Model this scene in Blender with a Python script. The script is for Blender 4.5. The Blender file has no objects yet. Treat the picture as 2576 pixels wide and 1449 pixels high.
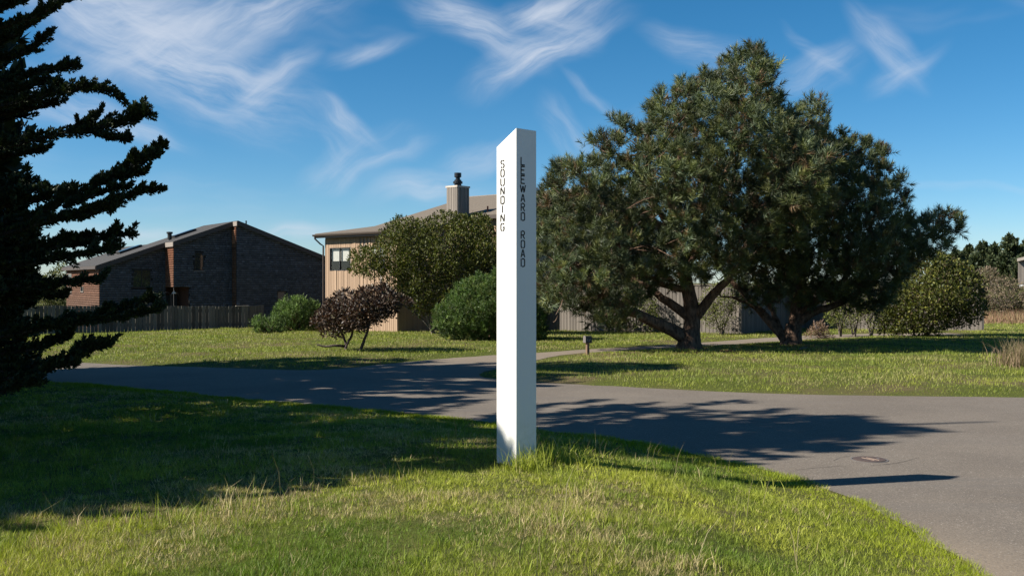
import bpy, math, random
import numpy as np
from mathutils import Vector

random.seed(7)
rng = np.random.default_rng(11)
scene = bpy.context.scene
COL = scene.collection
R = math.radians

# ------------------------------------------------------------------ camera
EYE, FPX, CX, HY = 1.65, 2504.0, 1288.0, 710.0     # survey of the photograph: eye height, focal length, axis
cam_d = bpy.data.cameras.new('camera')
cam = bpy.data.objects.new('camera', cam_d)
COL.objects.link(cam)
cam.location = (0, 0, EYE)
cam.rotation_euler = (R(90), 0, 0)
cam_d.sensor_width = 36.0
cam_d.lens = 36.0 * FPX / 2576.0
cam_d.shift_y = -14.5 / 2576.0
cam_d.clip_end = 6000
scene.camera = cam

# ------------------------------------------------------------------ sun + sky
SUN_EL, SUN_AZ = R(36.5), R(15.0)      # sun to the left, a little behind the camera
to_sun = Vector((-math.cos(SUN_AZ) * math.cos(SUN_EL), -math.sin(SUN_AZ) * math.cos(SUN_EL), math.sin(SUN_EL)))
sun_d = bpy.data.lights.new('sun', 'SUN')
sun_d.energy = 5.0
sun_d.angle = R(0.53)
sun_d.color = (1.0, 0.94, 0.84)
sun = bpy.data.objects.new('sun', sun_d)
COL.objects.link(sun)
sun.location = (-40, -10, 40)
sun.rotation_euler = to_sun.to_track_quat('Z', 'Y').to_euler()

scene.view_settings.view_transform = 'Standard'
scene.view_settings.look = 'None'
scene.view_settings.gamma = 1.0
scene.view_settings.exposure = 1.1
scene.view_settings.use_curve_mapping = False
SKY_STRENGTH = 0.054
SKY_TINT = (0.92, 0.98, 1.07)
scene.cycles.max_bounces = 5
scene.cycles.diffuse_bounces = 2
scene.cycles.glossy_bounces = 2
scene.cycles.transmission_bounces = 3
scene.cycles.transparent_max_bounces = 6

world = bpy.data.worlds.new('World')
scene.world = world
world.use_nodes = True
WT = world.node_tree
WT.nodes.clear()


class NB:
    """tiny node builder"""
    def __init__(self, tree):
        self.t = tree

    def n(self, typ, **kw):
        nd = self.t.nodes.new(typ)
        for k, v in kw.items():
            setattr(nd, k, v)
        return nd

    def link(self, a, b):
        self.t.links.new(a, b)

    def _set(self, sock, v):
        if isinstance(v, bpy.types.NodeSocket):
            self.link(v, sock)
        elif v is not None:
            sock.default_value = v

    def math(self, op, a, b=None, c=None, clamp=False):
        nd = self.n('ShaderNodeMath', operation=op, use_clamp=clamp)
        self._set(nd.inputs[0], a)
        if b is not None:
            self._set(nd.inputs[1], b)
        if c is not None:
            self._set(nd.inputs[2], c)
        return nd.outputs[0]

    def maprange(self, v, a, b, c=0.0, d=1.0, smooth=True):
        nd = self.n('ShaderNodeMapRange', interpolation_type='SMOOTHSTEP' if smooth else 'LINEAR')
        self._set(nd.inputs[0], v)
        for i, x in enumerate((a, b, c, d)):
            self._set(nd.inputs[i + 1], x)
        return nd.outputs[0]

    def noise(self, vec, scale, detail=4.0, rough=0.55, dist=0.0, out=0):
        nd = self.n('ShaderNodeTexNoise')
        if vec is not None:
            self.link(vec, nd.inputs['Vector'])
        nd.inputs['Scale'].default_value = scale
        nd.inputs['Detail'].default_value = detail
        nd.inputs['Roughness'].default_value = rough
        nd.inputs['Distortion'].default_value = dist
        return nd.outputs[out]

    def mix(self, fac, a, b, blend='MIX'):
        nd = self.n('ShaderNodeMix', data_type='RGBA', blend_type=blend)
        self._set(nd.inputs[0], fac)
        self._set(nd.inputs[6], a if isinstance(a, bpy.types.NodeSocket) else (*a, 1))
        self._set(nd.inputs[7], b if isinstance(b, bpy.types.NodeSocket) else (*b, 1))
        return nd.outputs[2]

    def mapping(self, vec, loc=(0, 0, 0), rot=(0, 0, 0), scale=(1, 1, 1), typ='POINT'):
        nd = self.n('ShaderNodeMapping', vector_type=typ)
        self.link(vec, nd.inputs[0])
        nd.inputs[1].default_value = loc
        nd.inputs[2].default_value = rot
        nd.inputs[3].default_value = scale
        return nd.outputs[0]

    def vmath(self, op, a, b=None):
        nd = self.n('ShaderNodeVectorMath', operation=op)
        self._set(nd.inputs[0], a)
        if b is not None:
            self._set(nd.inputs[1], b)
        return nd


def build_world():
    b = NB(WT)
    tc = b.n('ShaderNodeTexCoord')
    dirv = tc.outputs['Generated']
    sky = b.n('ShaderNodeTexSky', sky_type='NISHITA')
    sky.sun_disc = False
    sky.sun_elevation = SUN_EL
    sky.sun_rotation = math.atan2(to_sun.x, to_sun.y)
    sky.altitude = 0
    sky.air_density = 0.75
    sky.dust_density = 0.2
    sky.ozone_density = 3.0
    hs = b.n('ShaderNodeHueSaturation')
    hs.inputs['Hue'].default_value = 0.486
    hs.inputs['Saturation'].default_value = 1.31
    hs.inputs['Value'].default_value = 0.98
    b.link(sky.outputs[0], hs.inputs['Color'])
    skycol = b.mix(1.0, hs.outputs[0], SKY_TINT, 'MULTIPLY')
    sx = b.n('ShaderNodeSeparateXYZ')
    b.link(dirv, sx.inputs[0])
    az = b.math('ARCTAN2', sx.outputs[0], sx.outputs[1])
    el = b.math('ARCSINE', sx.outputs[2])
    cv = b.n('ShaderNodeCombineXYZ')
    b.link(az, cv.inputs[0]); b.link(el, cv.inputs[1])
    q = cv.outputs[0]
    # slow warp so that the wisps curl
    w = b.noise(q, 5.0, 3.5, 0.6, out=1)
    wc = b.vmath('SUBTRACT', w, (0.5, 0.5, 0.5)).outputs[0]
    ws = b.vmath('SCALE', wc); ws.inputs['Scale'].default_value = 0.085
    q2 = b.vmath('ADD', q, ws.outputs[0]).outputs[0]
    q3 = q2
    wisps = [  # X, Y, half length, half width, angle, strength
        (420, 140, 470, 120, -22, 1.0), (520, 85, 420, 85, 17, 0.9), (250, 20, 460, 95, -8, 0.8),
        (690, 215, 130, 45, 40, 0.75), (180, 270, 300, 60, -14, 0.65), (370, 335, 110, 30, -10, 0.6),
        (1370, 140, 250, 62, 24, 1.0), (1190, 75, 240, 75, -28, 0.8), (1400, 20, 200, 60, 15, 0.9),
        (1430, 75, 120, 50, -30, 0.6),
        (925, 145, 150, 34, 18, 0.5), (885, 320, 110, 26, -38, 0.65), (930, 405, 170, 55, 20, 0.65), (880, 375, 100, 48, -70, 0.4),
        (1090, 475, 170, 48, 4, 0.6), (1190, 395, 130, 44, 22, 0.45), (770, 590, 190, 46, 4, 0.6),
        (1435, 350, 120, 48, -52, 0.55), (1490, 250, 100, 22, -40, 0.4), (1760, 140, 170, 50, -28, 0.5), (2050, 190, 150, 55, 28, 0.5),
        (2040, 150, 110, 24, -34, 0.5), (2230, 110, 140, 48, -48, 0.6), (2270, 170, 120, 36, 30, 0.45),
        (330, 600, 180, 36, 2, 0.5), (2400, 470, 240, 14, 3, 0.22),
        (-500, 200, 520, 130, -18, 0.8), (-900, 500, 520, 120, 15, 0.7), (3100, 100, 460, 110, -25, 0.7), (3300, 400, 420, 60, 12, 0.5),
    ]
    total = None
    bins = {}
    for k, a0 in enumerate((-48, -22, 4, 22)):
        st = b.mapping(q3, loc=(k * 1.7, k * 0.9, 0), rot=(0, 0, R(a0 + 6)), typ='TEXTURE')
        st2 = b.mapping(st, scale=(7.0, 40.0, 1.0))
        nz = b.noise(st2, 1.0, 6.0, 0.62, 0.0)
        bins[a0] = b.maprange(nz, 0.31, 0.70, 0.12, 1.0)
    for i, (X, Y, L, W, ang, s) in enumerate(wisps):
        u, v = (X - CX) / FPX, (HY - Y) / FPX
        a0 = math.atan(u); e0 = math.atan(v * math.cos(a0))
        loc = b.mapping(q2, loc=(a0, e0, 0), rot=(0, 0, R(ang)), scale=(L / FPX, W / FPX, 1), typ='TEXTURE')
        ln = b.vmath('LENGTH', loc).outputs['Value']
        m = b.maprange(ln, 0.05, 1.15, s, 0.0)
        nm = bins[min(bins, key=lambda k: abs(k - ang))]
        val = b.math('MULTIPLY', m, nm)
        total = val if total is None else b.math('ADD', total, b.math('MULTIPLY', val, b.math('SUBTRACT', 1.0, total)))
    # thin cirrus over the whole dome
    gv = b.mapping(q3, rot=(0, 0, R(14)), scale=(2.6, 11.0, 1.0))
    g = b.noise(gv, 1.0, 4.0, 0.6, 0.0)
    gm = b.maprange(g, 0.52, 0.85, 0.0, 0.28)
    total = b.math('ADD', total, gm, clamp=True)
    fade = b.maprange(el, 0.0, 0.05)
    total = b.math('MULTIPLY', total, fade)
    total = b.math('MULTIPLY', total, 0.86, clamp=True)
    col = b.mix(total, skycol, (6.0, 6.5, 7.4))
    bg = b.n('ShaderNodeBackground')
    b.link(col, bg.inputs[0])
    bg.inputs[1].default_value = SKY_STRENGTH
    out = b.n('ShaderNodeOutputWorld')
    b.link(bg.outputs[0], out.inputs[0])


world.cycles.sampling_method = 'MANUAL'
world.cycles.sample_map_resolution = 256
build_world()

# ------------------------------------------------------------------ survey helpers


def at(X, Y, d):
    """surveyed image point at distance d -> world point"""
    return ((X - CX) / FPX * d, d, EYE + (HY - Y) / FPX * d)


def sstep(a, b, x):
    t = np.clip((np.asarray(x, float) - a) / (b - a), 0, 1)
    return t * t * (3 - 2 * t)


def vnoise(x, y, seed=0):
    x = np.asarray(x, float); y = np.asarray(y, float)
    xi = np.floor(x).astype(np.int64); yi = np.floor(y).astype(np.int64)
    fx = x - xi; fy = y - yi
    fx = fx * fx * (3 - 2 * fx); fy = fy * fy * (3 - 2 * fy)

    def h(a, b_):
        n = (a * 374761393 + b_ * 668265263 + seed * 974634777) & 0x7fffffff
        n = ((n ^ (n >> 13)) * 1274126177) & 0x7fffffff
        n = n ^ (n >> 16)
        return (n & 0xffff) / 65535.0
    return (h(xi, yi) * (1 - fx) + h(xi + 1, yi) * fx) * (1 - fy) + (h(xi, yi + 1) * (1 - fx) + h(xi + 1, yi + 1) * fx) * fy


def fbm(x, y, seed=0, o=3):
    v = 0; a = 0.5; s = 0
    for i in range(o):
        v = v + a * vnoise(x * 2 ** i, y * 2 ** i, seed + i * 17); s += a; a *= 0.5
    return v / s


def smooth_poly(pts, it=2):
    pts = [np.array(p, float) for p in pts]
    for _ in range(it):
        new = [pts[0]]
        for i in range(len(pts) - 1):
            new.append(pts[i] * 0.75 + pts[i + 1] * 0.25)
            new.append(pts[i] * 0.25 + pts[i + 1] * 0.75)
        new.append(pts[-1])
        pts = new
    return np.array(pts)


NEAR_EDGE = smooth_poly([(-60, 47), (-30, 32), (-16, 24.8), (-10.8, 22.3), (-9.3, 21.6), (-6.9, 19.9), (-4.6, 18.1), (-3.1, 17.1), (-1.56, 16.0),
                         (-0.27, 15.0), (0.36, 14.1), (1.26, 13.4), (1.77, 12.7), (2.39, 11.56), (2.75, 10.97), (3.05, 10.03), (3.21, 9.12),
                         (3.29, 8.35), (3.22, 7.5), (3.18, 6.83), (3.0, 5.0), (2.6, 2.0), (2.0, -4), (1.0, -40)], 1)
FAR_LEFT = smooth_poly([(-60, 56), (-30, 39), (-16, 30.6), (-12.96, 28.9), (-11.8, 28.3), (-10.5, 27.4), (-9.4, 27.2), (-6.3, 25.9), (-5.16, 25.6),
                        (-4.4, 26.3), (-3.4, 28.4), (-2.2, 30.4), (-0.53, 32.4), (0.87, 33.6), (2.85, 36.2), (5.2, 38.2), (8.8, 42.4), (12.5, 47.0), (17, 51), (23, 52.5)], 1)
ISLAND = smooth_poly([(23, 49.5), (17.5, 47.8), (13.5, 44.6), (11.1, 42.2), (8.1, 39.0), (4.5, 35.6), (1.8, 33.0), (0.78, 30.0), (-0.2, 27.0), (-0.85, 24.6), (-0.75, 23.5),
                      (-0.2, 22.7), (0.57, 21.9), (2.6, 20.8), (4.3, 19.7), (6.4, 19.1), (9.6, 18.7), (20, 17.5), (60, 14)], 1)
ROAD_POLY = np.vstack([NEAR_EDGE[::-1], FAR_LEFT, ISLAND, np.array([(60, -40)])])


def inside(poly, x, y):
    x = np.asarray(x, float); y = np.asarray(y, float)
    r = np.zeros(x.shape, bool)
    n = len(poly)
    for i in range(n):
        x1, y1 = poly[i]; x2, y2 = poly[(i + 1) % n]
        if y1 == y2:
            continue
        c = ((y1 > y) != (y2 > y)) & (x < (x2 - x1) * (y - y1) / (y2 - y1) + x1)
        r ^= c
    return r


def edge_dist(poly, x, y, closed=True):
    x = np.asarray(x, float); y = np.asarray(y, float)
    best = np.full(x.shape, 1e9)
    n = len(poly)
    for i in range(n if closed else n - 1):
        x1, y1 = poly[i]; x2, y2 = poly[(i + 1) % n]
        dx, dy = x2 - x1, y2 - y1
        l2 = dx * dx + dy * dy
        if l2 == 0:
            continue
        t = np.clip(((x - x1) * dx + (y - y1) * dy) / l2, 0, 1)
        best = np.minimum(best, (x - x1 - t * dx) ** 2 + (y - y1 - t * dy) ** 2)
    return np.sqrt(best)


def road_z(x, y):
    x = np.asarray(x, float); y = np.asarray(y, float)
    z = -0.235 - 0.015 * np.clip(y, -40, 70)
    z = z - 0.026 * np.maximum(0, -x - 16) * sstep(40, 58, y) * (np.minimum(1, 12 / np.maximum(1, -x - 16)))
    return z


def verge_z(x, y, dist):
    z = road_z(x, y)
    z = z + 0.335 * np.exp(-(x * x + (y - 7) ** 2) / 52.0) * sstep(0.15, 3.0, dist)
    z = z + 0.06 * sstep(0.15, 1.4, dist) + (fbm(x * 0.9, y * 0.9, 3) - 0.5) * 0.09 * sstep(0.1, 1.5, dist)
    return z


def gz(x, y):
    x = np.atleast_1d(np.asarray(x, float)); y = np.atleast_1d(np.asarray(y, float))
    d = edge_dist(ROAD_POLY, x, y)
    ins = inside(ROAD_POLY, x, y)
    return np.where(ins, road_z(x, y), verge_z(x, y, d))


def gz1(x, y):
    return float(gz([x], [y])[0])


# ------------------------------------------------------------------ mesh helpers
def raw_mesh(name, V, F=None, quads=None, tris=None, col=None, smooth=False):
    """numpy arrays -> mesh; col = per-vertex rgb"""
    me = bpy.data.meshes.new(name)
    V = np.asarray(V, np.float32).reshape(-1, 3)
    if F is not None:
        me.from_pydata([tuple(map(float, v)) for v in V], [], F)
    else:
        polys = []
        tot = 0
        loops = []
        sizes = []
        for arr in (quads, tris):
            if arr is not None and len(arr):
                arr = np.asarray(arr, np.int32)
                loops.append(arr.ravel()); sizes.append(np.full(len(arr), arr.shape[1], np.int32))
        loops = np.concatenate(loops); sizes = np.concatenate(sizes)
        me.vertices.add(len(V)); me.vertices.foreach_set('co', V.ravel())
        me.loops.add(len(loops)); me.loops.foreach_set('vertex_index', loops)
        me.polygons.add(len(sizes))
        me.polygons.foreach_set('loop_start', np.concatenate([[0], np.cumsum(sizes)[:-1]]).astype(np.int32))
        me.polygons.foreach_set('loop_total', sizes)
        me.update(calc_edges=True)
    if col is not None:
        at_ = me.color_attributes.new('tint', 'FLOAT_COLOR', 'POINT')
        c = np.ones((len(V), 4), np.float32)
        c[:, :3] = np.asarray(col, np.float32).reshape(-1, 3)
        at_.data.foreach_set('color', c.ravel())
    if smooth:
        me.polygons.foreach_set('use_smooth', np.ones(len(me.polygons), bool))
    me.validate()
    return me


def obj(name, me, mat=None, parent=None, loc=None):
    o = bpy.data.objects.new(name, me)
    COL.objects.link(o)
    if mat is not None and me is not None and not me.materials:
        me.materials.append(mat)
    if parent is not None:
        o.parent = parent
    if loc is not None:
        o.location = loc
    return o


def tag(o, label=None, cat=None, group=None, kind=None):
    if label: o['label'] = label
    if cat: o['category'] = cat
    if group: o['group'] = group
    if kind: o['kind'] = kind
    return o


def empty(name, loc, label, cat, group=None):
    o = bpy.data.objects.new(name, None)
    COL.objects.link(o)
    o.location = loc
    o.empty_display_size = 0.3
    return tag(o, label, cat, group)


class MB:
    """collects polygons (world coordinates) and builds ONE mesh object"""
    def __init__(self):
        self.v = []; self.f = []

    def poly(self, pts):
        i = len(self.v)
        self.v += [tuple(map(float, p)) for p in pts]
        self.f.append(tuple(range(i, i + len(pts))))

    def hexa(self, p):
        """8 points: bottom 0-3 (ccw seen from above), top 4-7"""
        i = len(self.v)
        self.v += [tuple(map(float, q)) for q in p]
        for f in ((3, 2, 1, 0), (4, 5, 6, 7), (0, 1, 5, 4), (1, 2, 6, 5), (2, 3, 7, 6), (3, 0, 4, 7)):
            self.f.append(tuple(i + k for k in f))

    def box(self, o, ex, ey, ez):
        o, ex, ey, ez = (np.array(a, float) for a in (o, ex, ey, ez))
        self.hexa([o, o + ex, o + ex + ey, o + ey, o + ez, o + ex + ez, o + ex + ey + ez, o + ey + ez])

    def tube(self, pts, rad, sides=8, cap=True):
        pts = [np.array(p, float) for p in pts]
        n = len(pts)
        if np.isscalar(rad):
            rad = [rad] * n
        base = len(self.v)
        up = np.array([0.13, 0.31, 0.94])
        for k in range(n):
            t = pts[min(k + 1, n - 1)] - pts[max(k - 1, 0)]
            t = t / (np.linalg.norm(t) + 1e-9)
            a = np.cross(t, up)
            if np.linalg.norm(a) < 0.1:
                a = np.cross(t, np.array([1.0, 0, 0]))
            a /= np.linalg.norm(a); b_ = np.cross(t, a)
            for j in range(sides):
                w = 2 * math.pi * j / sides
                self.v.append(tuple(pts[k] + rad[k] * (math.cos(w) * a + math.sin(w) * b_)))
        for k in range(n - 1):
            for j in range(sides):
                p, q = base + k * sides + j, base + k * sides + (j + 1) % sides
                self.f.append((p, q, q + sides, p + sides))
        if cap:
            self.f.append(tuple(base + j for j in reversed(range(sides))))
            self.f.append(tuple(base + (n - 1) * sides + j for j in range(sides)))

    def lathe(self, c, prof, sides=20):
        """prof: list of (r, z)"""
        base = len(self.v)
        for r, z in prof:
            for j in range(sides):
                w = 2 * math.pi * j / sides
                self.v.append((c[0] + r * math.cos(w), c[1] + r * math.sin(w), c[2] + z))
        for k in range(len(prof) - 1):
            for j in range(sides):
                p, q = base + k * sides + j, base + k * sides + (j + 1) % sides
                self.f.append((p, q, q + sides, p + sides))
        self.f.append(tuple(base + j for j in reversed(range(sides))))
        self.f.append(tuple(base + (len(prof) - 1) * sides + j for j in range(sides)))

    def build(self, name, mat, parent=None, smooth=False, bevel=0.0):
        off = np.array(parent.matrix_world.translation if parent is None else world_loc(parent)) if parent is not None else np.zeros(3)
        V = np.array(self.v, float) - off
        me = raw_mesh(name, V, F=self.f, smooth=smooth)
        o = obj(name, me, mat, parent)
        if bevel:
            m = o.modifiers.new('bevel', 'BEVEL'); m.width = bevel; m.segments = 2
        return o


def world_loc(o):
    v = Vector((0, 0, 0))
    while o is not None:
        v += o.location
        o = o.parent
    return v


# ------------------------------------------------------------------ materials
def new_mat(name):
    m = bpy.data.materials.new(name)
    m.use_nodes = True
    nt = m.node_tree
    nt.nodes.clear()
    b = NB(nt)
    out = b.n('ShaderNodeOutputMaterial')
    p = b.n('ShaderNodeBsdfPrincipled')
    b.link(p.outputs[0], out.inputs[0])
    return m, b, p, out


def bump(b, p, h, strength=0.3, dist=0.02):
    bp = b.n('ShaderNodeBump')
    bp.inputs['Strength'].default_value = strength
    bp.inputs['Distance'].default_value = dist
    b.link(h, bp.inputs['Height'])
    b.link(bp.outputs[0], p.inputs['Normal'])


def plain(name, c, rough=0.6, metal=0.0, var=0.12, scale=6.0, spec=0.4, bumps=0.0):
    m, b, p, _ = new_mat(name)
    tc = b.n('ShaderNodeTexCoord')
    n1 = b.noise(tc.outputs['Object'], scale, 5, 0.6)
    col = b.mix(n1, tuple(x * (1 - var * 2) for x in c), tuple(min(1, x * (1 + var * 2)) for x in c))
    b.link(col, p.inputs['Base Color'])
    p.inputs['Roughness'].default_value = rough
    p.inputs['Metallic'].default_value = metal
    p.inputs['Specular IOR Level'].default_value = spec
    if bumps:
        bump(b, p, b.noise(tc.outputs['Object'], scale * 6, 4, 0.6), bumps, 0.01)
    return m


def foliage(name, rough=0.55, trans=0.25, spec=0.3, tcol=(1.15, 1.25, 0.55)):
    """per-leaf colour from the tint attribute, some light passing through the leaf"""
    m, b, p, out = new_mat(name)
    a = b.n('ShaderNodeAttribute', attribute_name='tint')
    b.link(a.outputs['Color'], p.inputs['Base Color'])
    p.inputs['Roughness'].default_value = rough
    p.inputs['Specular IOR Level'].default_value = spec
    if trans > 0:
        tr = b.n('ShaderNodeBsdfTranslucent')
        b.link(b.mix(1.0, a.outputs['Color'], tcol, 'MULTIPLY'), tr.inputs['Color'])
        mx = b.n('ShaderNodeMixShader')
        mx.inputs[0].default_value = trans
        b.link(p.outputs[0], mx.inputs[1]); b.link(tr.outputs[0], mx.inputs[2])
        b.link(mx.outputs[0], out.inputs[0])
    return m


def wood_board(name, ca, cb, rough=0.8, rnd=0.35, top_warm=None):
    """vertical weathered boards; every board (object) gets its own tone"""
    m, b, p, _ = new_mat(name)
    tc = b.n('ShaderNodeTexCoord')
    oi = b.n('ShaderNodeObjectInfo')
    mp = b.mapping(tc.outputs['Object'], scale=(26, 26, 1.3))
    sh = b.vmath('ADD', mp, None)
    cx = b.n('ShaderNodeCombineXYZ')
    b.link(b.math('MULTIPLY', oi.outputs['Random'], 50.0), cx.inputs[2])
    b.link(cx.outputs[0], sh.inputs[1])
    n1 = b.noise(sh.outputs[0], 1.0, 6, 0.65)
    col = b.mix(b.maprange(n1, 0.3, 0.7), ca, cb)
    k = b.math('MULTIPLY_ADD', oi.outputs['Random'], 2 * rnd, 1 - rnd)
    sc = b.vmath('SCALE', col); b.link(k, sc.inputs['Scale'])
    b.link(sc.outputs[0], p.inputs['Base Color'])
    p.inputs['Roughness'].default_value = rough
    p.inputs['Specular IOR Level'].default_value = 0.2
    bump(b, p, n1, 0.35, 0.01)
    return m


M = {}


def make_mats():
    # ground
    m, b, p, _ = new_mat('turf_soil')
    tc = b.n('ShaderNodeTexCoord')
    pos = tc.outputs['Object']
    big = b.noise(pos, 0.35, 4, 0.55)
    mid = b.noise(pos, 2.2, 5, 0.6)
    fine = b.noise(pos, 28, 5, 0.7)
    green = b.mix(mid, (0.045, 0.058, 0.011), (0.085, 0.095, 0.018))
    straw = b.mix(fine, (0.06, 0.048, 0.024), (0.15, 0.115, 0.056))
    col = b.mix(b.maprange(big, 0.42, 0.66), green, straw)
    col = b.mix(b.maprange(fine, 0.45, 0.8, 0, 0.5), col, (0.06, 0.05, 0.028))
    a = b.n('ShaderNodeAttribute', attribute_name='sand')
    col = b.mix(a.outputs['Fac'], col, (0.19, 0.148, 0.10))
    a2 = b.n('ShaderNodeAttribute', attribute_name='litter')
    col = b.mix(a2.outputs['Fac'], col, (0.15, 0.075, 0.035))
    b.link(col, p.inputs['Base Color'])
    p.inputs['Roughness'].default_value = 0.95
    p.inputs['Specular IOR Level'].default_value = 0.1
    bump(b, p, fine, 0.8, 0.03)
    M['soil'] = m
    # asphalt
    m, b, p, _ = new_mat('asphalt')
    tc = b.n('ShaderNodeTexCoord')
    pos = tc.outputs['Object']
    vo = b.n('ShaderNodeTexVoronoi'); vo.inputs['Scale'].default_value = 110
    b.link(pos, vo.inputs['Vector'])
    sp = b.noise(pos, 60, 3, 0.7)
    big = b.noise(pos, 0.6, 4, 0.6)
    col = b.mix(b.maprange(big, 0.3, 0.7), (0.136, 0.112, 0.087), (0.178, 0.148, 0.116))
    sepc = b.n('ShaderNodeSeparateColor'); b.link(vo.outputs['Color'], sepc.inputs[0])
    col = b.mix(b.maprange(sepc.outputs[0], 0.0, 1.0, 0.0, 1.0, False), b.mix(0.6, col, (0.045, 0.04, 0.036)), b.mix(0.25, col, (0.21, 0.18, 0.155)))
    col = b.mix(b.math('GREATER_THAN', sepc.outputs[1], 0.985), col, (0.28, 0.25, 0.215))
    # worn edge with sand, from the attribute
    a = b.n('ShaderNodeAttribute', attribute_name='sand')
    col = b.mix(b.math('MULTIPLY', a.outputs['Fac'], b.maprange(sp, 0.3, 0.62)), col, (0.22, 0.172, 0.122))
    st = b.mapping(pos, rot=(0, 0, R(-8)), scale=(0.12, 1.6, 1))
    band = b.noise(st, 1.0, 4, 0.6)
    col = b.mix(b.maprange(band, 0.5, 0.75, 0, 0.35), col, (0.10, 0.092, 0.085))
    b.link(col, p.inputs['Base Color'])
    p.inputs['Roughness'].default_value = 0.88
    p.inputs['Specular IOR Level'].default_value = 0.25
    bump(b, p, vo.outputs['Distance'], 0.25, 0.004)
    M['asphalt'] = m
    # white paint of the signpost
    m, b, p, _ = new_mat('white_paint')
    tc = b.n('ShaderNodeTexCoord')
    pos = tc.outputs['Object']
    g = b.noise(b.mapping(pos, scale=(30, 30, 3)), 1.0, 6, 0.6)
    d = b.noise(pos, 3.0, 5, 0.7)
    col = b.mix(b.maprange(d, 0.55, 0.85, 0, 0.35), (0.64, 0.63, 0.605), (0.54, 0.525, 0.49))
    sz = b.n('ShaderNodeSeparateXYZ'); b.link(pos, sz.inputs[0])
    dirt = b.math('MULTIPLY', b.maprange(sz.outputs[2], 0.0, 0.55, 1.0, 0.0), b.maprange(b.noise(pos, 9, 5, 0.7), 0.42, 0.75))
    col = b.mix(b.math('MULTIPLY', dirt, 0.6), col, (0.34, 0.36, 0.22))
    chip = b.math('GREATER_THAN', b.noise(pos, 13, 6, 0.75), 0.715)
    col = b.mix(b.math('MULTIPLY', chip, 0.6), col, (0.32, 0.30, 0.28))
    b.link(col, p.inputs['Base Color'])
    p.inputs['Roughness'].default_value = 0.55
    bump(b, p, b.math('ADD', b.math('ADD', g, b.math('MULTIPLY', b.noise(pos, 5.0, 3, 0.5), 1.5)), b.math('MULTIPLY', chip, -1.0)), 0.35, 0.008)
    M['white'] = m
    M['letter'] = plain('letter_black', (0.018, 0.016, 0.014), 0.7, var=0.2, spec=0.2)
    # shingles by tint
    m, b, p, _ = new_mat('cedar_shingle')
    a = b.n('ShaderNodeAttribute', attribute_name='tint')
    tc = b.n('ShaderNodeTexCoord')
    n = b.noise(b.mapping(tc.outputs['Object'], scale=(14, 14, 3)), 1.0, 5, 0.65)
    b.link(b.mix(1.0, a.outputs['Color'], b.mix(n, (0.75, 0.75, 0.75), (1.25, 1.25, 1.25)), 'MULTIPLY'), p.inputs['Base Color'])
    p.inputs['Roughness'].default_value = 0.85
    p.inputs['Specular IOR Level'].default_value = 0.2
    M['shingle'] = m
    # asphalt roofing
    def roofing(name, ca, cb):
        m, b, p, _ = new_mat(name)
        tc = b.n('ShaderNodeTexCoord')
        pos = tc.outputs['Object']
        sz = b.n('ShaderNodeSeparateXYZ'); b.link(pos, sz.inputs[0])
        course = b.math('FRACT', b.math('MULTIPLY', sz.outputs[2], 24.0))
        n = b.noise(pos, 7.0, 5, 0.7)
        f = b.noise(pos, 60, 3, 0.7)
        col = b.mix(b.math('MULTIPLY', b.math('ADD', n, f), 0.5), ca, cb)
        col = b.mix(b.maprange(course, 0.0, 0.22, 0.55, 0.0), col, tuple(x * 0.45 for x in ca))
        b.link(col, p.inputs['Base Color'])
        p.inputs['Roughness'].default_value = 0.9
        p.inputs['Specular IOR Level'].default_value = 0.2
        bump(b, p, b.math('ADD', course, f), 0.5, 0.02)
        return m
    M['roof_dark'] = roofing('roofing_charcoal', (0.030, 0.029, 0.030), (0.078, 0.074, 0.070))
    M['roof_tan'] = roofing('roofing_tan', (0.085, 0.070, 0.055), (0.19, 0.158, 0.124))
    M['siding'] = wood_board('siding_boards', (0.23, 0.155, 0.10), (0.36, 0.255, 0.175), rnd=0.12)
    M['fence'] = wood_board('fence_boards', (0.075, 0.066, 0.055), (0.16, 0.145, 0.12), rnd=0.45)
    M['greyboard'] = wood_board('grey_boards', (0.16, 0.137, 0.117), (0.26, 0.226, 0.193), rnd=0.14)
    M['trim'] = plain('brown_trim', (0.05, 0.036, 0.028), 0.5)
    M['trim_grey'] = plain('grey_trim', (0.20, 0.17, 0.145), 0.8)
    M['fascia'] = plain('dark_fascia', (0.055, 0.043, 0.038), 0.7)
    M['black_metal'] = plain('black_metal', (0.02, 0.021, 0.024), 0.42, 0.6)
    M['frame'] = plain('dark_frame', (0.025, 0.024, 0.024), 0.4, 0.3)
    M['blind'] = plain('window_blind', (0.42, 0.40, 0.355), 0.8)
    M['room'] = plain('dark_room', (0.05, 0.04, 0.034), 0.9)
    M['porch'] = plain('porch_wood', (0.07, 0.028, 0.016), 0.85)
    M['bark'] = None
    m, b, p, _ = new_mat('window_glass')
    p.inputs['Base Color'].default_value = (0.02, 0.023, 0.028, 1)
    p.inputs['Roughness'].default_value = 0.03
    p.inputs['Specular IOR Level'].default_value = 0.9
    M['glass'] = m
    m, b, p, out = new_mat('clear_glass')
    gl = b.n('ShaderNodeBsdfGlossy'); gl.inputs['Roughness'].default_value = 0.02
    tp = b.n('ShaderNodeBsdfTransparent'); tp.inputs[0].default_value = (0.94, 0.96, 0.96, 1)
    fr = b.n('ShaderNodeLayerWeight'); fr.inputs[0].default_value = 0.5
    mx = b.n('ShaderNodeMixShader')
    b.link(b.math('MULTIPLY_ADD', b.math('POWER', fr.outputs['Facing'], 4.0), 0.9, 0.06, clamp=True), mx.inputs[0]); b.link(tp.outputs[0], mx.inputs[1]); b.link(gl.outputs[0], mx.inputs[2])
    b.link(mx.outputs[0], out.inputs[0])
    M['clear'] = m

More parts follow.
